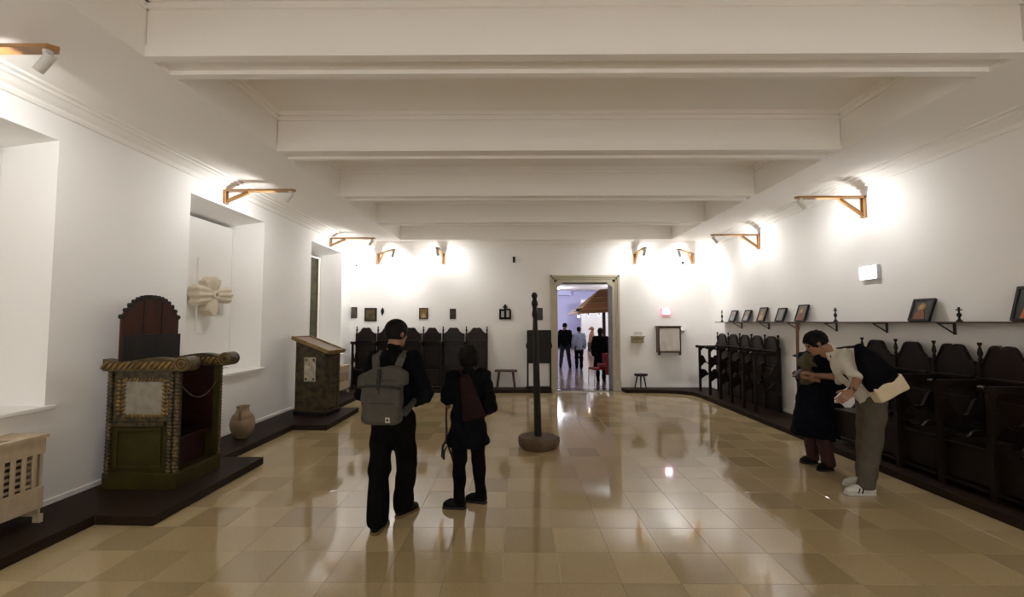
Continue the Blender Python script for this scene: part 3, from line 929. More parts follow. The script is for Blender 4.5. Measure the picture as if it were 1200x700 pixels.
sd = empty('wall_sensor', (-4.12, YB, 3.18), 0, 'small white square sensor near the top left corner of the back wall', 'sensor')
MB().box(-0.036, 0.036, -0.03, -0.001, 0, 0.088).build('case', lampwhite, sd, bevel=0.006)
MB().box(-0.018, 0.018, -0.033, -0.028, 0.02, 0.05).build('lens', metal_dark, sd)
cs = empty('ceiling_camera', (4.324, YB, 3.28), 0, 'small dark round security camera at the upper right of the back wall', 'camera')
MB().lathe([(0.05, 0), (0.05, 0.02), (0.03, 0.03)], seg=16, mx=Matrix.Rotation(PI / 2, 4, 'X')).build('mount', lampwhite, cs, smooth=True)
MB().ball((0, -0.035, 0), 0.037, 14, 8).build('dome', metal_dark, cs, smooth=True)

# ---- lit signs
sg = empty('exit_sign', (3.872, YB, 1.928), 0, 'small glowing red-edged sign on the back wall above the cloth-fronted cabinet', 'sign')
MB().box(-0.118, 0.118, -0.05, -0.001, 0, 0.175).build('case', M('sign_case_pink', (0.75, 0.25, 0.30), None, rough=0.4, emit=(1.0, 0.22, 0.32), estr=0.9), sg, bevel=0.006)
MB().box(-0.085, 0.085, -0.054, -0.048, 0.035, 0.145).build('lit_face', M('sign_face_white', (0.9, 0.9, 0.95), None, rough=0.4, emit=(0.82, 0.86, 1.0), estr=9), sg)
sg = empty('exit_sign', (XR, 6.22, 2.345), -PI / 2, 'bright white glowing sign box on the right wall above the shelf', 'sign')
MB().box(-0.15, 0.15, -0.055, -0.001, 0.0, 0.20).build('case', M('sign_case_white', (0.6, 0.62, 0.68), None, rough=0.4), sg, bevel=0.006)
MB().box(-0.142, 0.142, -0.062, -0.054, 0.012, 0.188).build('lit_face', M('sign_face_blue', (0.9, 0.9, 0.95), None, rough=0.4, emit=(0.80, 0.88, 1.0), estr=8), sg)

# ---- wall cabinet with cloth front
cab = empty('wall_cabinet', (3.90, YB, 0.93), 0, 'dark wooden wall cabinet with a pale cloth front, right of the doorway', 'cabinet')
W2 = 0.285
q = MB().box(-W2, W2, -0.20, -0.002, 0.665, 0.70).box(-W2, W2, -0.20, -0.002, 0.05, 0.08).box(-W2, -W2 + 0.03, -0.20, -0.002, 0.05, 0.67).box(W2 - 0.03, W2, -0.20, -0.002, 0.05, 0.67)
dkbrown = M('dark_brown_wood', (0.055, 0.028, 0.018), (0.09, 0.05, 0.032), 4, 0.5, stretch=(4, 4, 1), bump=0.05)
q.build('frame', dkbrown, cab, bevel=0.003)
MB().box(-W2 - 0.02, W2 + 0.015, -0.215, 0.0, 0.70, 0.722).build('top_board', dkbrown, cab, bevel=0.003)
for x in (-W2, W2 - 0.045):
    MB().box(x, x + 0.045, -0.19, -0.15, -0.012, 0.05).build('foot', dkbrown, cab)
cloth = M('pale_cloth', (0.56, 0.50, 0.46), (0.66, 0.60, 0.57), 2.5, 0.8, bump=0.1, bscale=12)
gv, gf, nx, nz = [], [], 18, 16
for j in range(nz + 1):
    for i in range(nx + 1):
        x = -W2 + 0.025 + (2 * W2 - 0.05) * i / nx
        z = 0.075 + 0.595 * j / nz
        gv.append((x, -0.188 - 0.008 * math.sin(i * 1.1 + 0.3 * j) * (1 - j / nz * 0.6), z))
for j in range(nz):
    for i in range(nx):
        a = j * (nx + 1) + i
        gf.append((a, a + 1, a + nx + 2, a + nx + 1))
cl = MB().add(gv, gf).build('cloth', cloth, cab, smooth=True)
md = cl.modifiers.new('thickness', 'SOLIDIFY'); md.thickness = 0.004
wsf = empty('wall_ledge', (4.30, YB, 1.46), 0, 'little white ledge on the back wall right beside the cabinet', 'shelf')
MB().box(-0.08, 0.065, -0.12, -0.001, 0.065, 0.10).build('board', lampwhite, wsf, bevel=0.003)
MB().prism([(-0.10, 0.066), (-0.001, 0.066), (-0.001, 0.0)], -0.03, 0.02, 'x').build('bracket', lampwhite, wsf)
bxs = empty('wall_box', (3.13, YB, 1.219), 0, 'beige wooden box with flared rim on the back wall beside the door frame', 'box')
beige = M('beige_wood', (0.30, 0.25, 0.15), (0.36, 0.30, 0.19), 6, 0.6)
MB().box(-0.14, 0.14, -0.12, -0.001, 0, 0.135).build('body', beige, bxs, bevel=0.004)
MB().prism([(-0.14, 0.13), (0.14, 0.13), (0.173, 0.174), (-0.173, 0.174)], -0.14, -0.001, 'y').build('rim', beige, bxs)
tag(MB().box(3.044, 3.261, YB - 0.006, YB - 0.001, 1.415, 1.502).build('wall_label', M('label_card', (0.62, 0.60, 0.60), (0.68, 0.66, 0.66), 30, 0.6), None), 'small pale label card on the back wall above the beige box', 'label')

# ---- bench, stool, standing screen against the back wall
bn = empty('bench', (-0.23, 11.16, PZ), 0, 'low dark wooden bench against the back wall beside the stalls', 'bench')
MB().box(-0.28, 0.28, -0.13, 0.13, 0.425, 0.465).build('seat', dkbrown, bn, bevel=0.008)
for x in (-1, 1):
    for y in (-1, 1):
        MB().bar((x * 0.17, y * 0.07, 0.43), (x * 0.225, y * 0.11, 0.006), 0.04, 0.04).build('leg', dkbrown, bn)
st = empty('stool', (3.15, 11.17, PZ), 0, 'small dark three-legged stool on the platform right of the doorway', 'stool')
MB().lathe([(0.14, 0.315), (0.17, 0.33), (0.175, 0.355), (0.165, 0.37)], seg=20, squash=0.75).build('seat', blackw, st, smooth=True)
for a in (0.5, 2.6, 4.45):
    c_, s_ = math.cos(a), math.sin(a)
    MB().tube([(0.09 * c_, 0.07 * s_, 0.33), (0.165 * c_, 0.125 * s_, 0.006)], [0.02, 0.014], 8).build('leg', blackw, st)
sc_ = empty('standing_screen', (0.60, 11.15, PZ), 0, 'black wooden panel on two legs standing left of the doorway', 'screen')
for x in (-0.285, 0.285):
    MB().box(x - 0.022, x + 0.022, -0.022, 0.022, 0.05, 1.44).build('post', blackw, sc_)
    MB().ball((x * 1.08, 0, 1.07), (0.025, 0.02, 0.07), 10, 6).build('side_knob', blackw, sc_)
MB().box(-0.265, 0.265, -0.015, 0.015, 0.655, 1.42).build('panel', blackw, sc_)
MB().box(-0.30, 0.30, -0.03, 0.03, 1.42, 1.465).build('top_rail', blackw, sc_, bevel=0.006)
MB().box(-0.27, 0.27, -0.022, 0.022, 0.63, 0.67).build('lower_rail', blackw, sc_)
MB().box(-0.335, 0.30, -0.10, 0.10, 0.0, 0.055).build('base', blackw, sc_, bevel=0.006)

# ---- shelf along the right wall with leaning icons and small finials
SZ = 1.755
sh = empty('wall_shelf', (XR, 7.0, SZ), 0, 'long thin dark shelf on iron brackets along the right wall', 'shelf')
MB().box(-0.235, -0.001, -3.5, 3.62, -0.018, 0.0).build('board', dkbrown, sh)
for y in (9.82, 8.77, 7.86, 6.93, 6.0, 5.08, 4.15):
    q = MB().box(-0.018, -0.002, y - 7.0 - 0.012, y - 7.0 + 0.012, -0.15, -0.018)
    q.box(-0.20, -0.002, y - 7.0 - 0.012, y - 7.0 + 0.012, -0.028, -0.018)
    q.bar((-0.012, y - 7.0, -0.14), (-0.19, y - 7.0, -0.024), 0.016, 0.010)
    q.build('bracket', metal_dark, sh)
def shelf_icon(y, w, h, label, c1, c2, kind):
    t = empty('leaning_icon', (XR - 0.12, y, SZ), -PI / 2, label, 'icon', 'icons leaning on the right wall shelf')
    lean = Matrix.Rotation(-math.atan2(0.10, h), 4, 'X')
    MB().box(-w / 2, w / 2, -0.012, 0.012, 0.004, h, mx=lean).build('board', blackw, t)
    q = MB()
    b = 0.026
    for r in ((-w / 2, w / 2, 0.004, b), (-w / 2, w / 2, h - b, h), (-w / 2, -w / 2 + b, b, h - b), (w / 2 - b, w / 2, b, h - b)):
        q.box(r[0], r[1], -0.022, -0.010, r[2], r[3], mx=lean)
    q.build('frame', blackw, t)
    mt_ = M('shelf_icon_paint_%d' % int(y * 100), c1, c2, 14, 0.4, detail=5, sharp=0.3)
    MB().box(-w / 2 + b, w / 2 - b, -0.0145, -0.011, b, h - b, mx=lean).build('painting', mt_, t)
    if kind:
        MB().lathe([(w * 0.19, 0), (w * 0.19, 0.003)], seg=20, mx=lean @ Matrix.Translation((0, -0.0142, h * 0.62)) @ Matrix.Rotation(PI / 2, 4, 'X')).build('halo', goldrim, t)
        MB().ball((0, -0.018, h * 0.61), (w * 0.095, 0.004, h * 0.10), 12, 6, mx=lean).build('face', M('icon_face', (0.42, 0.25, 0.13), (0.34, 0.2, 0.1), 20, 0.5), t)
        MB().prism([(-w * 0.28, b), (w * 0.28, b), (w * 0.22, h * 0.36), (w * 0.07, h * 0.50), (-w * 0.07, h * 0.50), (-w * 0.22, h * 0.36)], -0.020, -0.014, 'y', mx=lean).build('robe', kind, t)
    return t
robe3 = M('icon_robe_orange', (0.45, 0.09, 0.02), (0.55, 0.14, 0.04), 20, 0.5)
robe4 = M('icon_robe_grey', (0.30, 0.29, 0.30), (0.42, 0.41, 0.42), 16, 0.5)
shelf_icon(10.05, 0.25, 0.27, 'pale icon in black frame on the shelf, nearest the far corner', (0.40, 0.38, 0.40), (0.26, 0.25, 0.27), robe4)
shelf_icon(9.46, 0.25, 0.265, 'grey icon in black frame on the shelf, second from the far corner', (0.22, 0.20, 0.18), (0.12, 0.11, 0.10), robe4)
shelf_icon(8.87, 0.26, 0.30, 'brownish icon with light figure, middle of the five on the shelf', (0.22, 0.14, 0.09), (0.13, 0.09, 0.06), robe2)
shelf_icon(8.25, 0.245, 0.27, 'green-grey icon on the shelf between the far stalls and the staff', (0.18, 0.17, 0.14), (0.11, 0.10, 0.09), None)
shelf_icon(7.65, 0.26, 0.305, 'grey-brown icon with a small light face on the shelf above the wooden staff', (0.16, 0.12, 0.09), (0.09, 0.07, 0.06), robe)
shelf_icon(5.40, 0.28, 0.29, 'dark icon with haloed bust on the shelf, alone above the large stalls', (0.02, 0.022, 0.02), (0.045, 0.04, 0.03), robe)
shelf_icon(4.22, 0.36, 0.355, 'dark icon with orange robed figure on the shelf at the right edge', (0.018, 0.02, 0.018), (0.04, 0.045, 0.03), robe3)
def shelf_finial(y, h, label):
    t = empty('carved_finial', (XR - 0.13, y, SZ), 0, label, 'finial', 'little turned finials on the right wall shelf')
    k = h / 0.2
    MB().lathe([(0.030, 0), (0.030, 0.012 * k), (0.014, 0.03 * k), (0.010, 0.055 * k), (0.024, 0.085 * k), (0.022, 0.105 * k), (0.009, 0.125 * k), (0.009, 0.14 * k)], seg=12).build('stem', blackw, t, smooth=True)
    MB().box(-0.008, 0.008, -0.007, 0.007, 0.135 * k, h).box(-0.008, 0.008, -0.03, 0.03, 0.155 * k, 0.172 * k).build('cross_top', blackw, t)
shelf_finial(10.48, 0.28, 'little dark turned finial with cross at the far end of the shelf')
shelf_finial(6.78, 0.215, 'little dark turned finial on the shelf above the couple')
shelf_finial(4.90, 0.16, 'little dark finial with cross on the shelf above the large stalls')

# ---- staff leaning on the right wall
sf = empty('wooden_staff', (4.62, 7.32, PZ), 0, 'tall reddish wooden staff with a dark knob standing behind the couple', 'staff')
MB().tube([(0, 0, 0), (0.01, 0, 0.8), (0.03, 0.0, 1.645)], [0.022, 0.021, 0.024], 10).build('shaft', M('red_staff_wood', (0.10, 0.035, 0.015), (0.16, 0.06, 0.025), 5, 0.45, stretch=(5, 5, 1)), sf, smooth=True)
MB().lathe([(0.03, 0), (0.07, 0.015), (0.07, 0.03), (0.03, 0.05)], (0.012, 0, 1.09), 12).build('knob', blackw, sf, smooth=True)
MB().lathe([(0.04, 0), (0.04, 0.03), (0.025, 0.05)], seg=12).build('foot', blackw, sf)

# ---- carved post on a wooden block, centre of the floor
blockw = M('weathered_block_wood', (0.075, 0.046, 0.027), (0.14, 0.093, 0.056), 5, 0.6, spec=0.25, bump=0.5, bscale=12)
po = empty('carved_post', (0.33, 6.28, 0), 0, 'slim dark carved post standing on a rough round wooden block', 'post')
outl = []
for k in range(40):
    a = 2 * PI * k / 40
    r = 0.285 + 0.012 * math.sin(3 * a + 0.5) + 0.008 * math.sin(7 * a)
    if 0.30 < a < 0.55: r -= 0.09 * math.sin((a - 0.30) / 0.25 * PI)
    outl.append((r * math.cos(a), 0.88 * r * math.sin(a)))
bb = MB()
n_ = len(outl)
rings = [(0.90, 0.0), (0.97, 0.02), (1.01, 0.09), (0.99, 0.140), (0.955, 0.150), (0.5, 0.154)]
v = [(x * s_, y * s_, z + (0.010 * math.sin(6 * x + 2) if z > 0.1 else 0)) for s_, z in rings for x, y in outl]
f = [tuple(range(n_ - 1, -1, -1)), tuple((len(rings) - 1) * n_ + k for k in range(n_))]
for i in range(len(rings) - 1):
    f += [(i * n_ + k, i * n_ + (k + 1) % n_, (i + 1) * n_ + (k + 1) % n_, (i + 1) * n_ + k) for k in range(n_)]
bb.add(v, f).build('block', blockw, po, smooth=True)
prof = [(0.054, 0.12), (0.052, 0.3), (0.049, 0.8), (0.043, 1.3), (0.036, 1.72), (0.033, 1.80), (0.043, 1.84), (0.045, 1.87), (0.033, 1.93), (0.036, 1.97),
        (0.048, 2.00), (0.046, 2.03), (0.033, 2.06), (0.030, 2.085), (0.042, 2.11), (0.045, 2.135), (0.033, 2.15), (0.028, 2.17)]
mxp = Matrix.Identity(4); mxp[0][2] = -0.022; mxp[0][3] = -0.008
MB().lathe(prof, seg=8, mx=mxp).build('shaft', blackw, po)

# ================================================================== PEOPLE
skin = M('skin', (0.27, 0.135, 0.08), (0.32, 0.165, 0.10), 8, 0.55)
hairb = M('black_hair', (0.004, 0.0035, 0.003), (0.009, 0.007, 0.0055), 40, 0.6, spec=0.15, bump=0.3, bscale=60)
cl_black = M('black_cloth', (0.003, 0.003, 0.0045), (0.006, 0.006, 0.008), 12, 0.9, spec=0.08, bump=0.15, bscale=60)
cl_trous = M('black_trouser_cloth', (0.003, 0.003, 0.003), (0.0055, 0.005, 0.0045), 14, 0.9, spec=0.08, bump=0.15, bscale=60)
cl_navy = M('dark_navy_cloth', (0.003, 0.0035, 0.007), (0.006, 0.0065, 0.011), 12, 0.9, spec=0.08, bump=0.15, bscale=60)
cl_white = M('white_shirt_cloth', (0.56, 0.54, 0.46), (0.64, 0.62, 0.54), 9, 0.8, bump=0.2, bscale=30)
cl_olive = M('olive_scarf_cloth', (0.055, 0.042, 0.016), (0.10, 0.08, 0.035), 20, 0.9, bump=0.3, bscale=40)
cl_khaki = M('grey_khaki_cloth', (0.068, 0.055, 0.038), (0.09, 0.075, 0.053), 12, 0.85, bump=0.15, bscale=50)
cl_maroon = M('maroon_cloth', (0.035, 0.009, 0.009), (0.05, 0.014, 0.013), 12, 0.85)
cl_jeans = M('dark_blue_jeans', (0.012, 0.016, 0.032), (0.02, 0.026, 0.05), 14, 0.85)
cl_pale = M('pale_blue_jacket_cloth', (0.30, 0.33, 0.42), (0.36, 0.39, 0.48), 10, 0.8)
leather = M('black_leather', (0.006, 0.0055, 0.0055), (0.012, 0.010, 0.009), 20, 0.65, spec=0.12)
sole_tan = M('tan_sole', (0.17, 0.10, 0.045), None, rough=0.7)
sole_dark = M('dark_sole', (0.02, 0.018, 0.016), None, rough=0.7)
shoe_white = M('white_sneaker', (0.62, 0.60, 0.56), (0.55, 0.53, 0.49), 20, 0.55)

def vec(*a): return np.array(a, float)
def unit(v): v = np.array(v, float); return v / np.linalg.norm(v)

class Fig:
    def __init__(s, name, label, root, f, H, group, vox=0.014, **J):
        s.root = empty(name, (root[0], root[1], 0), 0, label, 'person', group)
        s.o = vec(root[0], root[1], 0)
        s.H, s.vox = H, vox
        f = unit((f[0], f[1], 0)); s.f = f
        r = vec(f[1], -f[0], 0); s.r = r
        up = vec(0, 0, 1)
        d = dict(pelvis=up * 0.535 * H, waist=up * 0.62 * H, chest=up * 0.73 * H, neck=up * 0.835 * H + f * -0.01,
                 head=up * 0.925 * H + f * 0.015)
        for sd, k in (('L', -1), ('R', 1)):
            d['hip' + sd] = r * k * 0.052 * H + up * 0.515 * H
            d['knee' + sd] = r * k * 0.055 * H + up * 0.275 * H + f * 0.015
            d['ank' + sd] = r * k * 0.055 * H + up * 0.05 * H
            d['sh' + sd] = r * k * 0.100 * H + up * 0.800 * H
            d['el' + sd] = r * k * 0.134 * H + up * 0.62 * H - f * 0.02
            d['wr' + sd] = r * k * 0.135 * H + up * 0.48 * H + f * 0.05
            d['toe' + sd] = f
        for k, v in J.items():
            if k.startswith('toe'): d[k] = unit((v[0], v[1], 0))
            elif k in ('look',): s.look = unit(v)
            else: d[k] = vec(*v) - s.o          # overrides come in world coordinates
        if 'look' not in J: s.look = f
        s.J = d
        s.body_pieces = []
    def obj(s, fn, lo, hi, name, mat, vox=None, parent=None):
        return nets_obj([nets(fn, lo, hi, vox or s.vox)], name, mat, parent or s.root)
    def bounds(s, names, pad):
        p = np.array([s.J[n] for n in names])
        return p.min(0) - pad, p.max(0) + pad
    def headR(s):
        fw = s.look
        rr = unit(np.cross(fw, vec(0, 0, 1)))
        uu = np.cross(rr, fw)
        return np.stack([rr, fw, uu], 1)          # columns
    def body(s, hands=()):
        J, H = s.J, s.H
        k = H / 1.75
        def fn(P):
            d = chain(P, [(J['pelvis'], 0.135 * k), (J['waist'], 0.115 * k), (J['chest'], 0.135 * k)], 0.05, (s.f, 0.68))
            d = smin(d, cone(P, J['shL'], J['shR'], 0.05 * k, 0.05 * k), 0.07)
            d = smin(d, cone(P, J['neck'], J['head'] - 0.02 * s.look, 0.055 * k, 0.05 * k), 0.03)
            for q in 'LR':
                d = smin(d, chain(P, [(J['hip' + q], 0.078 * k), (J['knee' + q], 0.052 * k), (J['ank' + q], 0.036 * k)]), 0.03)
                d = smin(d, cone(P, J['ank' + q], J['ank' + q] + J['toe' + q] * 0.11 * k - vec(0, 0, 0.045 * k), 0.036 * k, 0.026 * k), 0.02)
                d = smin(d, chain(P, [(J['sh' + q], 0.052 * k), (J['el' + q], 0.042 * k), (J['wr' + q], 0.028 * k)]), 0.025)
            return d
        lo, hi = s.bounds([n for n in J if not n.startswith('toe')], 0.16)
        lo[2] = -0.02
        pieces = [nets(fn, lo, hi, s.vox)]
        # head
        R = s.headR(); hh = 0.066 * H; c = J['head']
        def head(P):
            q = (P - c) @ R / hh
            d = ell(q, (0, -0.10, 0.25), (0.64, 0.82, 0.74))
            d = smin(d, ell(q, (0, 0.25, -0.15), (0.53, 0.52, 0.74)), 0.15)
            d = smin(d, ell(q, (0, 0.30, -0.62), (0.38, 0.42, 0.34)), 0.12)
            d = smin(d, ell(q, (0, 0.60, -0.84), (0.17, 0.15, 0.14)), 0.1)
            d = smin(d, cone(q, (0, 0.74, 0.10), (0, 0.93, -0.20), 0.06, 0.10), 0.06)
            d = smin(d, cone(q, (-0.30, 0.66, 0.22), (0.30, 0.66, 0.22), 0.09, 0.09), 0.08)
            d = smin(d, cone(q, (-0.15, 0.74, -0.50), (0.15, 0.74, -0.50), 0.055, 0.055), 0.04)
            for sx in (-1, 1):
                d = np.maximum(d, -ell(q, (sx * 0.25, 0.85, 0.06), (0.15, 0.16, 0.09)))
                d = smin(d, ell(q, (sx * 0.64, -0.04, -0.05), (0.07, 0.17, 0.26)), 0.04)
            d = smin(d, cone(q, (0, -0.15, -0.55), (0, -0.30, -1.15), 0.44, 0.46), 0.12)
            return d * hh
        pieces.append(nets(head, c - 1.5 * hh, c + 1.35 * hh, min(s.vox, 0.009)))
        for h in hands:
            pieces.append(s.hand(**h))
        b = nets_obj(pieces, 'body', skin, s.root)
        if s.vox < 0.018:
            eyem = M('eye', (0.04, 0.03, 0.025), None, rough=0.2)
            for sx in (-1, 1):
                p = c + R @ vec(sx * 0.25, 0.70, 0.06) * hh
                MB().ball(tuple(p), 0.115 * hh, 8, 6).build('eye', eyem, b, smooth=True)
        return b
    def hand(s, q, d, n, th, curl=0.5, size=1.0):
        """q side, d finger direction, n palm normal, th thumb side"""
        d = unit(d); n = unit(vec(*n) - d * np.dot(n, d)); th = unit(vec(*th) - d * np.dot(th, d) - n * np.dot(th, n))
        w = s.J['wr' + q]; k = size * s.H / 1.75
        R = np.stack([th, d, n], 1)
        palm = w + d * 0.055 * k
        segs = []
        for i, (off, L) in enumerate(((0.030, 0.072), (0.010, 0.080), (-0.010, 0.075), (-0.029, 0.058))):
            p = w + d * 0.088 * k + th * off * k
            a = curl * 0.35
            for j, (fr, rr) in enumerate(((0.45, 0.0092), (0.30, 0.0084), (0.25, 0.0074))):
                e = p + (d * math.cos(a) + n * math.sin(a)) * L * fr * k
                segs.append((p, e, rr * k, (rr - 0.0008) * k)); p = e; a += curl * (0.9 - 0.15 * i * 0.2)
        p = w + d * 0.03 * k + th * 0.03 * k
        e = p + unit(th * 0.75 + d * 0.65 + n * 0.3) * 0.040 * k
        e2 = e + unit(d * 0.85 + n * 0.5 + th * 0.1) * 0.034 * k
        segs += [(p, e, 0.0125 * k, 0.0105 * k), (e, e2, 0.0105 * k, 0.0085 * k)]
        def fn(P):
            D = rbox(P, palm, (0.041 * k, 0.045 * k, 0.014 * k), 0.012 * k, R)
            D = smin(D, cone(P, w - d * 0.04 * k, w + d * 0.02 * k, 0.028 * k, 0.026 * k), 0.015)
            for a_, b_, ra, rb in segs:
                D = smin(D, cone(P, a_, b_, ra, rb), 0.004)
            return D
        return nets(fn, w - 0.2 * k * 1.0, w + 0.2 * k, 0.0052 if s.vox < 0.018 else 0.009)
    def fold(s, P, a=0.006, fr=38):
        return a * (np.sin(P[:, 2] * fr + 3 * np.sin(P[:, 0] * 17) + 2 * np.sin(P[:, 1] * 21)) + 0.6 * np.sin(P[:, 0] * 55 + P[:, 2] * 23))
    def trousers(s, mat, rk=0.075, ra=0.07, hem=0.06, thick=0.098):
        J, k = s.J, s.H / 1.75
        def fn(P):
            d = cone(P, J['pelvis'] + vec(0, 0, 0.06), J['pelvis'] - vec(0, 0, 0.04), 0.145 * k, 0.15 * k, (s.f, 0.72))
            for q in 'LR':
                a = J['ank' + q]
                d = smin(d, chain(P, [(J['hip' + q], thick * k), (J['knee' + q], rk * k), (a, ra * k)], 0.03), 0.035)
            d = d + s.fold(P, 0.005, 26)
            return np.maximum(d, hem - P[:, 2])
        lo, hi = s.bounds(['pelvis', 'hipL', 'hipR', 'kneeL', 'kneeR', 'ankL', 'ankR'], 0.2); lo[2] = 0.0
        return s.obj(fn, lo, hi, 'trousers', mat)
    def top(s, name, mat, hem_z=None, ex=0.02, sleeve=1.0, skirt=None, arm=0.0, sqd=0.72, collar=0.012):
        J, k = s.J, s.H / 1.75
        ax_ = unit(J['neck'] - J['pelvis'])
        def fn(P):
            d = chain(P, [(J['pelvis'] - 0.04 * ax_, 0.145 * k + ex), (J['waist'], 0.135 * k + ex), (J['chest'], 0.15 * k + ex)], 0.06, (s.f, sqd))
            d = smin(d, cone(P, J['shL'], J['shR'], 0.055 * k + ex * 0.7, 0.055 * k + ex * 0.7), 0.07)
            d = smin(d, cone(P, J['neck'] - 0.04 * ax_, J['neck'] + collar * ax_, 0.072 * k, 0.060 * k), 0.03)
            if skirt is not None:
                c = J['pelvis'].copy(); c[2] = skirt[0] + 0.02
                d = smin(d, cone(P, J['pelvis'], c, 0.15 * k + ex, skirt[1], (s.f, 0.85)), 0.06)
                d = np.maximum(d, skirt[0] - P[:, 2])
            elif hem_z is not None:
                d = np.maximum(d, -((P - J['pelvis']) @ ax_ - hem_z))
            for q in 'LR':
                w = J['el' + q] + (J['wr' + q] - J['el' + q]) * max(0.0, sleeve)
                pts = [(J['sh' + q], 0.068 * k + ex * 0.6 + arm), (J['el' + q], 0.056 * k + ex * 0.6 + arm)]
                if sleeve > 0.05: pts.append((w, 0.042 * k + ex * 0.5 + arm))
                e = chain(P, pts, 0.02)
                wd = unit(J['wr' + q] - J['el' + q])
                e = np.maximum(e, (P - w) @ wd - 0.005)
                d = smin(d, e, 0.025)
            return d + s.fold(P)
        lo, hi = s.bounds(['pelvis', 'neck', 'shL', 'shR', 'elL', 'elR', 'wrL', 'wrR'], 0.27)
        if skirt is not None: lo[2] = skirt[0] - 0.05
        return s.obj(fn, lo, hi, name, mat)
    def shoes(s, mat, sole, L=0.275, stripe=None):
        J, k = s.J, s.H / 1.75
        for q in 'LR':
            t = J['toe' + q]; a = J['ank' + q].copy(); sdv = vec(t[1], -t[0], 0)
            R = np.stack([sdv, t, vec(0, 0, 1)], 1)
            base = vec(a[0], a[1], 0)
            L_ = L * k
            h0 = base - t * 0.30 * L_; h1 = base + t * 0.70 * L_
            def up_(P):
                d = cone(P, h0 + t * 0.045 + vec(0, 0, 0.052), base + t * 0.35 * L_ + vec(0, 0, 0.048), 0.042 * k, 0.044 * k)
                d = smin(d, cone(P, base + t * 0.3 * L_ + vec(0, 0, 0.046), h1 - t * 0.045 + vec(0, 0, 0.034), 0.045 * k, 0.036 * k), 0.02)
                d = smin(d, cone(P, base + vec(0, 0, 0.06), base + vec(0, 0, 0.10 * k), 0.042 * k, 0.045 * k), 0.02)
                return np.maximum(d, 0.014 - P[:, 2])
            def so(P):
                Q = P.copy(); Q[:, 2] = 0
                d = chain(Q, [(h0 + t * 0.042, 0.040 * k), (base + t * 0.3 * L_, 0.042 * k), (h1 - t * 0.048, 0.046 * k)], 0.02)
                return np.maximum(d, np.abs(P[:, 2] - 0.011) - 0.0105)
            lo, hi = np.minimum(h0, h1) - 0.09, np.maximum(h0, h1) + 0.09
            lo[2] = -0.012; hi[2] = 0.17
            vx = 0.008 if s.vox < 0.018 else 0.012
            sh_ = s.obj(up_, lo, hi, 'shoe', mat, vx)
            s.obj(so, lo, hi, 'sole', sole, vx, sh_)
            if stripe is not None:
                for u in (0.18, 0.30):
                    m_ = MB()
                    for sx in (-1, 1):
                        m_.bar(tuple(base + t * (u + 0.06) * L_ + sdv * sx * 0.0495 * k + vec(0, 0, 0.030)), tuple(base + t * u * L_ + sdv * sx * 0.043 * k + vec(0, 0, 0.078)), 0.012, 0.008, up=tuple(t))
                    m_.build('stripe', stripe, sh_)
    def hair(s, mat, r=1.12, low=-0.35, curl=0.0, long=None, back=0.0):
        R = s.headR(); hh = 0.066 * s.H; c = s.J['head']
        def fn(P):
            q = (P - c) @ R / hh
            d = ell(q, (0, -0.12 - back * 0.5, 0.27), (0.68 * r, 0.86 * r + back, 0.77 * r))
            d = smin(d, ell(q, (0, -0.42 - back, -0.10), (0.58 * r, 0.48 * r, 0.60 * r)), 0.15)
            if long: d = smin(d, cone(q, (0, -0.45, 0.0), (0, -0.5, long), 0.55, 0.55), 0.2)
            if curl > 0:
                d = d + curl * (np.sin(q[:, 0] * 11) * np.sin(q[:, 1] * 12 + 1) * np.sin(q[:, 2] * 11.5 + 2)) + curl * 0.5 * np.sin(q[:, 0] * 23 + q[:, 2] * 19)
            face = ell(q, (0, 0.92, -0.42), (0.74, 0.80, 0.86))
            d = np.maximum(d, -face)
            for sx in (-1, 1):
                d = np.maximum(d, -ell(q, (sx * 0.72, -0.02, -0.12), (0.16, 0.24, 0.30)))
            return np.maximum(d, (low if not long else long) - q[:, 2]) * hh
        lo, hi = c - 1.75 * hh, c + 1.6 * hh
        if long: lo[2] = c[2] + long * hh - 0.1
        return s.obj(fn, lo, hi, 'hair', mat, min(s.vox, 0.009))

# ---- man with the backpack
m1 = Fig('person', 'visitor in dark clothes with a grey backpack seen from behind', (-1.08, 3.95), (0.22, 0.975), 1.77, 'visitors in the hall',
         ankL=(-1.155, 3.78, 0.09), ankR=(-1.02, 4.09, 0.09), kneeL=(-1.18, 3.90, 0.48), kneeR=(-0.975, 4.04, 0.48), toeL=(0.12, 1), toeR=(0.55, 0.85),
         elR=(-0.80, 3.93, 1.12), wrR=(-0.93, 4.19, 1.02), elL=(-1.36, 4.00, 1.12), wrL=(-1.22, 4.24, 1.0),
         head=(-1.062, 3.975, 1.645), look=(0.56, 0.83, -0.10))
m1.body(hands=(dict(q='R', d=(-0.6, 0.6, -0.3), n=(-0.7, -0.5, 0), th=(0, 0, 1)), dict(q='L', d=(0.7, 0.5, -0.2), n=(0.6, -0.6, 0), th=(0, 0, 1))))
m1.trousers(cl_trous, 0.088, 0.088, 0.045, 0.108)
m1.top('jacket', cl_black, hem_z=-0.10, ex=0.025, arm=0.006, collar=0.045)
m1.shoes(leather, sole_tan)
m1.hair(hairb, 1.14, -0.45)

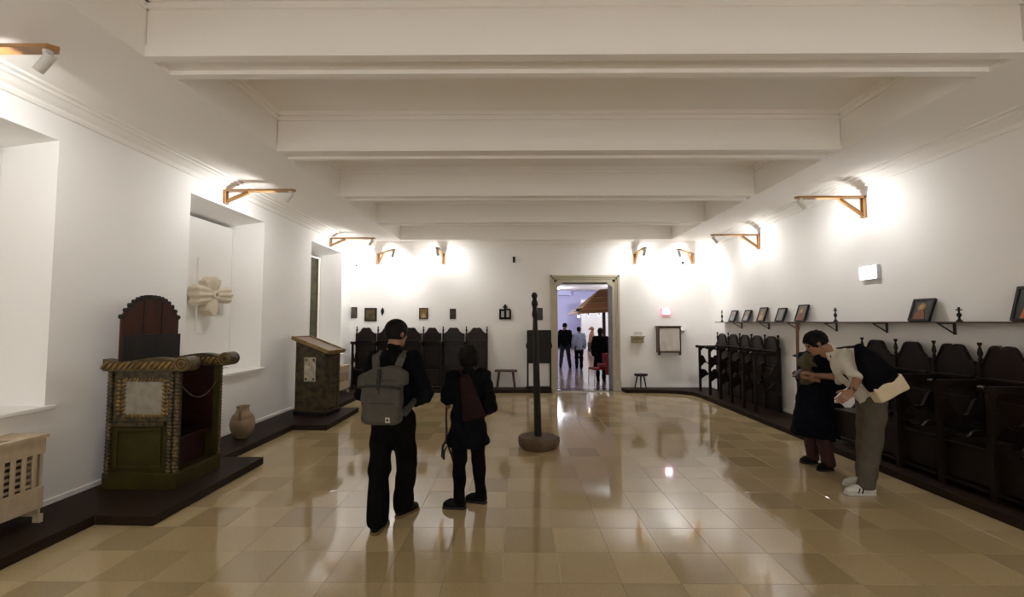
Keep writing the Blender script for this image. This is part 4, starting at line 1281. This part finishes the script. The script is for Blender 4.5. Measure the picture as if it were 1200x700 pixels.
# backpack (local: y forward into the back, x to the right)
bpgrey = M('grey_canvas', (0.055, 0.051, 0.040), (0.070, 0.065, 0.052), 20, 0.85, bump=0.15, bscale=70)
bpdark = M('dark_webbing', (0.014, 0.014, 0.014), (0.02, 0.02, 0.02), 20, 0.8)
ang = math.atan2(-0.22, 0.975)
bp = empty('backpack', (-1.125, 3.765, 0.90), ang, 'grey canvas roll-top backpack worn by the tall visitor', 'backpack')
def bpf(P):
    w = 0.17 + 0.015 * (P[:, 2] / 0.4)
    q = P.copy(); q[:, 0] = q[:, 0] * 0.17 / w
    d = rbox(q, (0, 0, 0.18), (0.168, 0.075, 0.19), 0.05)
    return d + 0.004 * np.sin(P[:, 2] * 40 + P[:, 0] * 20)
main = nets_obj([nets(bpf, (-0.24, -0.13, -0.06), (0.24, 0.13, 0.43), 0.011)], 'main_body', bpgrey, bp)
def rollf(P):
    x = P[:, 0]
    zc = 0.385 + 0.10 * np.abs(x) / 0.22 * 0 + 0.02 * np.sin(x * 9)
    flare = np.clip(0.085 - 0.25 * np.clip(np.abs(x) - 0.10, 0, 1), 0.02, 0.1)
    q = P.copy(); q[:, 2] = (P[:, 2] - zc + 0.18 * np.clip(np.abs(x) - 0.06, 0, 1)) / flare * 0.085
    d = rbox(q, (0, 0.01, 0.0), (0.225, 0.05, 0.085), 0.03)
    return d * 0.6
nets_obj([nets(rollf, (-0.27, -0.10, 0.24), (0.27, 0.12, 0.53), 0.010)], 'roll_top', bpgrey, bp)
MB().tube([(-0.20, -0.055, 0.30), (-0.10, -0.085, 0.318), (0, -0.09, 0.322), (0.10, -0.085, 0.318), (0.2, -0.055, 0.30)], 0.012, 8).build('closing_strap', bpdark, bp)
MB().prism([(-0.014, 0.28), (0.014, 0.28), (0.022, 0.46), (0.004, 0.46)], -0.088, -0.068, 'y').build('buckle_strap', bpdark, bp)
MB().box(-0.012, 0.012, -0.094, -0.078, 0.255, 0.285).build('buckle', M('olive_leather', (0.08, 0.055, 0.02), None, rough=0.5), bp, bevel=0.003)
MB().box(-0.15, 0.15, -0.0785, -0.072, 0.172, 0.178).build('pocket_seam', bpdark, main)
tg = MB().box(0.075, 0.115, -0.081, -0.072, 0.022, 0.066).build('woven_tag', M('cream_tag', (0.42, 0.40, 0.33), None, rough=0.8), main)
MB().lathe([(0.010, 0), (0.010, 0.002)], seg=12, mx=Matrix.Translation((0.095, -0.081, 0.044)) @ Matrix.Rotation(PI / 2, 4, 'X')).build('tag_mark', bpdark, tg)
for sx in (-1, 1):
    pts = [(sx * 0.085, 0.05, 0.38), (sx * 0.105, 0.075, 0.47), (sx * 0.125, 0.10, 0.545), (sx * 0.135, 0.17, 0.592), (sx * 0.135, 0.255, 0.565), (sx * 0.135, 0.32, 0.47), (sx * 0.15, 0.335, 0.33), (sx * 0.19, 0.24, 0.18), (sx * 0.165, 0.05, 0.06)]
    q = MB()
    for a, b in zip(pts[:-1], pts[1:]):
        q.bar(a, b, 0.068, 0.014, up=(0, -0.4, 1) if a[2] > 0.5 else (0, -1, 0.2))
    q.build('shoulder_strap', bpgrey, bp, bevel=0.003)

# ---- short visitor with the sling bag
w1 = Fig('person', 'short visitor in a long black coat with curly hair, standing beside the backpack wearer', (-0.455, 4.32), (-0.42, 0.91), 1.52, 'visitors in the hall',
         ankL=(-0.525, 4.24, 0.08), ankR=(-0.335, 4.37, 0.08), kneeL=(-0.535, 4.30, 0.42), kneeR=(-0.36, 4.38, 0.42), toeL=(-1, 0.12), toeR=(-0.85, 0.25),
         elL=(-0.645, 4.30, 1.03), wrL=(-0.685, 4.42, 0.985), elR=(-0.245, 4.28, 0.95), wrR=(-0.27, 4.46, 0.88), head=(-0.460, 4.335, 1.385), look=(-0.35, 0.93, -0.1))
w1.body(hands=(dict(q='L', d=(-0.1, 0.5, -0.8), n=(0.8, 0.3, 0), th=(0, 1, 0.3), curl=1.1), dict(q='R', d=(-0.2, 0.7, -0.5), n=(-0.8, -0.3, 0), th=(0, 0.5, 1))))
w1.trousers(cl_trous, 0.075, 0.062, 0.05, 0.10)
w1.top('coat', cl_black, ex=0.028, skirt=(0.575, 0.215), arm=0.006, collar=0.055)
w1.shoes(leather, sole_dark, 0.285)
w1.hair(hairb, 1.46, -0.72, 0.10)
slm = M('dark_maroon_bag_cloth', (0.013, 0.005, 0.0045), (0.021, 0.008, 0.007), 14, 0.85, spec=0.15, bump=0.2, bscale=40)
sb = empty('sling_bag', (-0.43, 4.16, 1.06), 0, 'dark maroon sling bag hanging across the back of the short visitor', 'bag')
def slf(P):
    c, s_ = math.cos(0.24), math.sin(0.24)
    q = P.copy()
    q[:, 0] = P[:, 0] * c + P[:, 2] * s_; q[:, 2] = -P[:, 0] * s_ + P[:, 2] * c
    w = 0.075 - 0.03 * np.clip(q[:, 2] / 0.2, -1, 1)
    q[:, 0] = q[:, 0] * 0.08 / w
    return rbox(q, (0, 0, -0.01), (0.085, 0.035, 0.21), 0.03) * 0.8
nets_obj([nets(slf, (-0.2, -0.07, -0.28), (0.2, 0.07, 0.28), 0.009)], 'bag_body', slm, sb)
MB().tube([(-0.045, 0.02, 0.17), (-0.10, 0.06, 0.235), (-0.13, 0.16, 0.235), (-0.12, 0.29, 0.15), (0.02, 0.345, 0.0), (0.16, 0.29, -0.12), (0.20, 0.14, -0.18), (0.06, 0.0, -0.20)], 0.014, 8).build('bag_strap', slm, sb)
hs = empty('hand_strap', (-0.70, 4.45, 0.55), 0, 'thin dark strap with a looped end dangling from the short visitor\'s hand', 'strap')
MB().tube([(0.015, 0.0, 0.40), (0.012, 0, 0.25), (0.018, 0, 0.10), (0.01, 0, 0.0)], 0.010, 6).build('cord', cl_maroon, hs)
MB().tube([(0.01, 0, 0.02), (-0.02, 0, -0.03), (-0.025, 0, -0.13), (-0.01, 0, -0.16), (-0.005, 0, -0.08), (0.03, 0, -0.02), (0.07, 0, -0.12), (0.10, 0, -0.22)], 0.012, 6).build('loop', bpdark, hs)

# ---- couple looking at a phone
w2 = Fig('person', 'visitor in dark navy with an olive scarf holding a phone by the right wall', (3.64, 5.47), (-1, -0.08), 1.60, 'visitors in the hall',
         ankL=(3.70, 5.34, 0.08), ankR=(3.69, 5.60, 0.08), toeL=(-1, -0.15), toeR=(-1, 0.1), kneeL=(3.67, 5.38, 0.43), kneeR=(3.66, 5.56, 0.43),
         shL=(3.66, 5.30, 1.29), shR=(3.68, 5.63, 1.29), elL=(3.77, 5.21, 1.05), wrL=(3.53, 5.30, 1.07), elR=(3.72, 5.68, 1.05), wrR=(3.51, 5.52, 1.08),
         neck=(3.65, 5.46, 1.335), head=(3.64, 5.45, 1.485), look=(-0.9, -0.1, -0.5))
w2.body(hands=(dict(q='L', d=(-0.95, 0.25, 0.15), n=(0.2, 0.7, 0.6), th=(-0.3, 0, 1), curl=0.8), dict(q='R', d=(-0.95, -0.35, 0.15), n=(0.2, -0.7, 0.6), th=(-0.3, 0, 1), curl=0.8)))
w2.trousers(cl_maroon, 0.085, 0.082, 0.05, 0.10)
w2.top('coat', cl_navy, ex=0.05, skirt=(0.38, 0.275), arm=0.006, sleeve=0.75)
w2.shoes(leather, sole_dark, 0.25)
w2.hair(hairb, 1.12, -0.7)
def scarf(P):
    nk = w2.J['neck']
    d = None
    for k in range(3):
        z = -0.005 - 0.045 * k
        R_ = 0.080 + 0.026 * k
        q = P - nk - vec(0.012 - 0.008 * k, 0, z)
        tor = np.hypot(np.hypot(q[:, 0], q[:, 1]) - R_, q[:, 2] * 0.9) - 0.036
        d = tor if d is None else smin(d, tor, 0.02)
    d = smin(d, cone(P, nk + vec(-0.10, -0.05, -0.10), nk + vec(-0.15, -0.08, -0.27), 0.06, 0.075), 0.03)
    return d + 0.009 * np.sin(P[:, 2] * 60 + np.arctan2(P[:, 1] - nk[1], P[:, 0] - nk[0]) * 6)
nk = w2.J['neck']
w2.obj(scarf, nk - 0.34, nk + 0.24, 'scarf', cl_olive, 0.011)
ph = empty('mobile_phone', (3.40, 5.385, 1.135), 0, 'slim dark mobile phone held up between the couple', 'phone')
mxp = Matrix.Rotation(-0.75, 4, 'Y') @ Matrix.Rotation(0.1, 4, 'Z')
MB().box(-0.066, 0.066, -0.034, 0.034, -0.004, 0.004, mx=mxp).build('case', metal_dark, ph, bevel=0.003)
MB().box(-0.060, 0.060, -0.030, 0.030, 0.004, 0.0052, mx=mxp).build('screen', M('phone_screen', (0.03, 0.03, 0.035), None, rough=0.45, emit=(0.5, 0.6, 0.8), estr=0.008), ph)

m2 = Fig('person', 'man in a white shirt bending toward the phone, in white sneakers', (3.68, 4.74), (-0.86, 0.51), 1.80, 'visitors in the hall',
         pelvis=(3.74, 4.72, 0.96), waist=(3.68, 4.76, 1.10), chest=(3.57, 4.84, 1.29), neck=(3.48, 4.90, 1.425), head=(3.352, 4.97, 1.512),
         hipL=(3.72, 4.63, 0.92), hipR=(3.78, 4.82, 0.92), kneeL=(3.655, 4.62, 0.49), kneeR=(3.76, 4.83, 0.49), ankL=(3.56, 4.60, 0.09), ankR=(3.73, 4.84, 0.09),
         toeL=(-1, 0.05), toeR=(-1, 0.12), shL=(3.525, 4.745, 1.375), shR=(3.58, 5.02, 1.375), elL=(3.50, 4.57, 1.175), wrL=(3.345, 4.47, 1.055),
         elR=(3.71, 5.13, 1.12), wrR=(3.53, 5.24, 1.125), look=(-0.86, 0.22, -0.46))
m2.body(hands=(dict(q='L', d=(-0.75, 0.1, -0.7), n=(0.3, 0.9, -0.2), th=(-0.5, 0.2, 0.7), curl=0.55), dict(q='R', d=(-0.93, 0.2, 0.25), n=(0, 0.3, -0.9), th=(0, -0.9, 0.2), curl=0.35)))
m2.trousers(cl_khaki, 0.082, 0.075, 0.06, 0.10)
m2.top('shirt', cl_white, hem_z=-0.02, ex=0.015, sleeve=0.12, arm=0.012)
m2.shoes(shoe_white, M('white_sole', (0.6, 0.59, 0.55), None, rough=0.6), 0.30, stripe=leather)
m2.hair(hairb, 1.20, -0.30, 0.07)
wa = m2.J['wrL'] + (m2.J['elL'] - m2.J['wrL']) * 0.10 + m2.o
dirw = Vector(tuple(unit(m2.J['elL'] - m2.J['wrL'])))
mxw = Matrix.Translation(tuple(wa)) @ Vector((0, 0, 1)).rotation_difference(dirw).to_matrix().to_4x4()
wt = empty('wrist_watch', tuple(wa), 0, 'dark wrist watch on the arm of the man in the white shirt', 'watch')
mxw = Matrix.Translation(-Vector(tuple(wa))) @ mxw
MB().lathe([(0.028, -0.012), (0.034, -0.012), (0.034, 0.012), (0.028, 0.012)], seg=18, mx=mxw).build('band', metal_dark, wt, smooth=True)
MB().lathe([(0.020, 0.030), (0.020, 0.042), (0.017, 0.044)], seg=16, mx=mxw @ Matrix.Rotation(PI / 2, 4, 'X')).build('dial', metal_dark, wt)
# shoulder bag on his back (local: u along the bottom edge, v up towards the shoulder)
bg = empty('shoulder_bag', (3.70, 4.50, 1.13), 0, 'black shoulder bag with cream lower part on the back of the white-shirted man', 'bag')
bu, bv = unit((0.90, 0.10, 0.42)), None
bn_ = unit(np.cross(bu, (-0.42, 0.12, 0.90)))
bv = np.cross(bn_, bu)
Rb = np.stack([bu, bn_, bv], 1)
def bagf(P):
    q = P @ Rb
    w = np.interp(q[:, 2], [-0.02, 0.08, 0.30, 0.46], [0.165, 0.17, 0.115, 0.035])
    t = np.interp(q[:, 2], [-0.02, 0.10, 0.46], [0.055, 0.065, 0.02])
    d = np.maximum.reduce([np.abs(q[:, 0] + 0.05 * q[:, 2]) - w, np.abs(q[:, 1]) - t, np.abs(q[:, 2] - 0.215) - 0.235])
    e = np.hypot(np.maximum(np.abs(q[:, 0] + 0.05 * q[:, 2]) - w + 0.04, 0), np.maximum(np.abs(q[:, 1]) - t + 0.04, 0)) - 0.04
    return np.maximum(d, e) * 0.85
nets_obj([nets(bagf, (-0.42, -0.30, -0.25), (0.36, 0.30, 0.58), 0.011)], 'bag_body', cl_black, bg)
def bagc(P):
    q = P @ Rb
    d = rbox(P, Rb @ vec(0.012, 0.0, -0.055), (0.175, 0.058, 0.085), 0.022, Rb)
    return d + 0.002 * np.sin(q[:, 0] * 30)
nets_obj([nets(bagc, (-0.36, -0.25, -0.35), (0.36, 0.25, 0.25), 0.010)], 'cream_base', M('cream_canvas', (0.60, 0.50, 0.34), (0.66, 0.56, 0.40), 12, 0.85, bump=0.1), bg)
pts = [vec(3.60, 4.62, 1.50), vec(3.56, 4.74, 1.485), vec(3.50, 4.86, 1.46), vec(3.44, 4.86, 1.38), vec(3.46, 4.80, 1.25), vec(3.52, 4.66, 1.12)]
MB().tube([tuple(p - vec(3.70, 4.50, 1.13)) for p in pts], 0.014, 8).build('bag_strap', bpdark, bg)

# ---- visitors in the gallery beyond the doorway
a1 = Fig('person', 'man in black jacket and dark jeans in the next room, left of the doorway view', (1.90, 16.9), (0.1, 1), 1.72, 'visitors in the next room', vox=0.02,
         ankL=(1.73, 16.95, 0.09), ankR=(2.08, 16.85, 0.09), kneeL=(1.77, 16.95, 0.47), kneeR=(2.03, 16.9, 0.47), look=(0.5, 0.8, -0.25))
a1.body(); a1.trousers(cl_jeans, 0.075, 0.065); a1.top('jacket', cl_black, hem_z=-0.12, ex=0.03); a1.shoes(leather, sole_dark); a1.hair(hairb, 1.1, -0.4)
a2 = Fig('person', 'visitor in a pale blue jacket and black trousers walking in the next room', (2.37, 16.5), (0.05, 1), 1.58, 'visitors in the next room', vox=0.02)
a2.body(); a2.trousers(cl_trous, 0.075, 0.062); a2.top('jacket', cl_pale, hem_z=-0.13, ex=0.035); a2.shoes(leather, sole_dark); a2.hair(hairb, 1.15, -0.5)
a3 = Fig('person', 'long-haired visitor in a long black coat behind the red chair', (2.52, 13.12), (0.35, 0.9), 1.58, 'visitors in the next room', vox=0.018)
a3.body(); a3.trousers(cl_trous, 0.07, 0.06); a3.top('coat', cl_black, ex=0.035, skirt=(0.40, 0.22)); a3.shoes(leather, sole_dark); a3.hair(hairb, 1.2, -0.6, long=-2.2)

# ---- red chair in the doorway
redc = M('red_upholstery', (0.22, 0.012, 0.012), (0.30, 0.02, 0.018), 10, 0.75, bump=0.1)
ch = empty('red_chair', (2.32, 12.35, 0), 0.25, 'metal chair with red seat and back just beyond the doorway', 'chair')
MB().box(-0.23, 0.22, -0.21, 0.21, 0.44, 0.49).build('seat', redc, ch, bevel=0.015)
MB().prism([(0.19, 0.55), (0.23, 0.55), (0.28, 0.84), (0.25, 0.86), (0.22, 0.84)], -0.21, 0.21, 'y').build('backrest', redc, ch, bevel=0.012)
for y in (-0.2, 0.2):
    MB().tube([(-0.22, y, 0.0), (-0.21, y, 0.46)], 0.011, 8).build('leg', metal_dark, ch)
    MB().tube([(0.28, y, 0.0), (0.19, y, 0.46), (0.24, y, 0.80)], 0.011, 8).build('leg', metal_dark, ch)
jk = empty('red_jacket', (2.33, 12.33, 0.0), 0.25, 'crumpled red jacket thrown over the chair in the doorway', 'jacket')
def jf(P):
    d = rbox(P, (0.23, 0, 0.72), (0.055, 0.23, 0.16), 0.05)
    d = smin(d, rbox(P, (0.08, -0.12, 0.56), (0.17, 0.12, 0.05), 0.045), 0.06)
    d = smin(d, cone(P, (0.1, -0.24, 0.56), (0.12, -0.26, 0.36), 0.05, 0.06), 0.04)
    return d + 0.012 * np.sin(P[:, 0] * 31 + P[:, 2] * 25) * np.sin(P[:, 1] * 28)
nets_obj([nets(jf, (-0.2, -0.4, 0.25), (0.38, 0.32, 0.98), 0.014)], 'folded_cloth', redc, jk)

# ---- wooden roof exhibit and statue in the gallery
shing = M('roof_shingle_wood', (0.26, 0.125, 0.04), (0.36, 0.18, 0.062), 6, 0.6, stretch=(1, 1, 3), bump=0.15, rand=0.2)
rf = empty('shingled_roof', (2.66, 19.2, 0), 0, 'brown shingled wooden roof on posts displayed in the next room', 'roof')
def roof_pt(u, v):          # u along the eave (0..1), v up the slope
    return Vector((0.05 + u * 4.6 + v * 1.35, v * 1.9, 2.10 + u * 0.25 + v * 1.22))
rows, colsn = 9, 26
for j in range(rows):
    q = MB()
    for i in range(colsn):
        u0, u1 = i / colsn, (i + 0.94) / colsn
        v0, v1 = j / rows, (j + 1.25) / rows
        a, b, c, d = roof_pt(u0, v0), roof_pt(u1, v0), roof_pt(u1, min(v1, 1)), roof_pt(u0, min(v1, 1))
        n = Vector((0, -0.5, 0.85)) * 0.035
        q.add([a + n, b + n, c, d, a, b, c - n, d - n], [(0, 1, 2, 3), (4, 7, 6, 5), (0, 4, 5, 1), (1, 5, 6, 2), (2, 6, 7, 3), (3, 7, 4, 0)])
    q.build('shingle_row', shing, rf)
def hip_pt(u, v):
    a = roof_pt(0, v)
    return Vector((a.x, a.y + u * (3.8 - 2 * a.y), a.z))
q = MB()
for j in range(rows):
    for i in range(14):
        a, b, c, d = hip_pt(i / 14, j / rows), hip_pt((i + 0.94) / 14, j / rows), hip_pt((i + 0.94) / 14, min(1, (j + 1.2) / rows)), hip_pt(i / 14, min(1, (j + 1.2) / rows))
        n = Vector((-0.6, 0, 0.8)) * 0.03
        q.add([a + n, b + n, c, d, a, b, c - n, d - n], [(0, 1, 2, 3), (4, 7, 6, 5), (0, 4, 5, 1), (1, 5, 6, 2), (2, 6, 7, 3), (3, 7, 4, 0)])
q.build('hip_shingles', shing, rf)
for x, y in ((1.85, 0.5), (4.9, 0.5), (1.85, 3.3), (4.9, 3.3)):
    MB().box(x - 0.07, x + 0.07, y - 0.07, y + 0.07, 0, 2.4).build('post', dkbrown, rf)
MB().box(0.05, 4.9, 0.40, 0.55, 2.22, 2.36).build('eave_beam', dkbrown, rf)
bulb = M('warm_bulb', (1, 0.9, 0.7), None, emit=(1.0, 0.80, 0.52), estr=22)
for i, u in enumerate((0.01, 0.10, 0.20, 0.32)):
    p = roof_pt(u, 0)
    t = empty('eave_lamp', (2.66 + p.x, 19.2 + p.y - 0.03, p.z - 0.13), 0, ['brightest warm lamp at the left tip of the shingled roof', 'warm lamp under the eave, second from the roof tip', 'warm lamp under the eave, third from the roof tip', 'warm lamp under the eave next to the door jamb'][i], 'lamp', 'warm lamps under the roof eave')
    MB().lathe([(0.012, 0.12), (0.025, 0.09), (0.035, 0.04), (0.03, 0.03)], seg=10).build('holder', metal_dark, t)
    MB().ball((0, 0, 0.02), 0.05 if i == 0 else 0.03, 10, 6).build('bulb', bulb, t, smooth=True)
statw = M('statue_wood', (0.22, 0.11, 0.045), (0.33, 0.18, 0.08), 6, 0.55, bump=0.1)
sta = empty('wooden_statue', (4.55, 26.4, 0), 0, 'orange-brown carved wooden figure standing far back in the next room', 'statue')
def staf(P):
    d = cone(P, (0, 0, 0.62), (0, 0, 0.95), 0.20, 0.15)
    d = smin(d, cone(P, (0, 0, 0.95), (0.03, 0, 1.15), 0.15, 0.11), 0.05)
    d = smin(d, ell(P, (0.06, -0.02, 1.34), (0.10, 0.10, 0.12)), 0.04)
    return smin(d, cone(P, (-0.14, -0.05, 1.32), (0.0, 0, 1.42), 0.06, 0.08), 0.05)
nets_obj([nets(staf, (-0.3, -0.3, 0.35), (0.35, 0.3, 1.6), 0.03)], 'figure', statw, sta)
MB().box(-0.22, 0.22, -0.22, 0.22, 0.0, 0.55).build('pedestal', dkbrown, sta, bevel=0.02)

# ---- ceiling lamps added to light the gallery
gl = M('added_lamp_glow', (1, 1, 1), None, emit=(0.80, 0.86, 1.0), estr=14)
for i, (x, y, e_, lab) in enumerate(((3.2, 14.5, 40, 'added round ceiling lamp of the next room closest to the doorway'), (0.8, 21.0, 80, 'added round ceiling lamp over the left side of the next room'),
                       (6.2, 25.5, 120, 'added round ceiling lamp in front of the white partition'), (2.6, 27.0, 75, 'added round ceiling lamp near the lavender end wall'))):
    t = empty('added_ceiling_lamp', (x, y, 3.85), 0, lab, 'lamp', 'added ceiling lamps of the next room')
    MB().lathe([(0.16, 0.0), (0.16, -0.03), (0.14, -0.045)], seg=20).build('rim', lampwhite, t, smooth=True)
    MB().lathe([(0.13, -0.046), (0.12, -0.06), (0.06, -0.07)], seg=20).build('diffuser', gl, t, smooth=True)
    ld = bpy.data.lights.new('added_lamp_light', 'POINT'); ld.energy = e_; ld.color = (0.86, 0.9, 1.0); ld.shadow_soft_size = 0.12
    lo = link(bpy.data.objects.new('added_lamp_light', ld)); lo.parent = t; lo.location = (0, 0, -0.22)
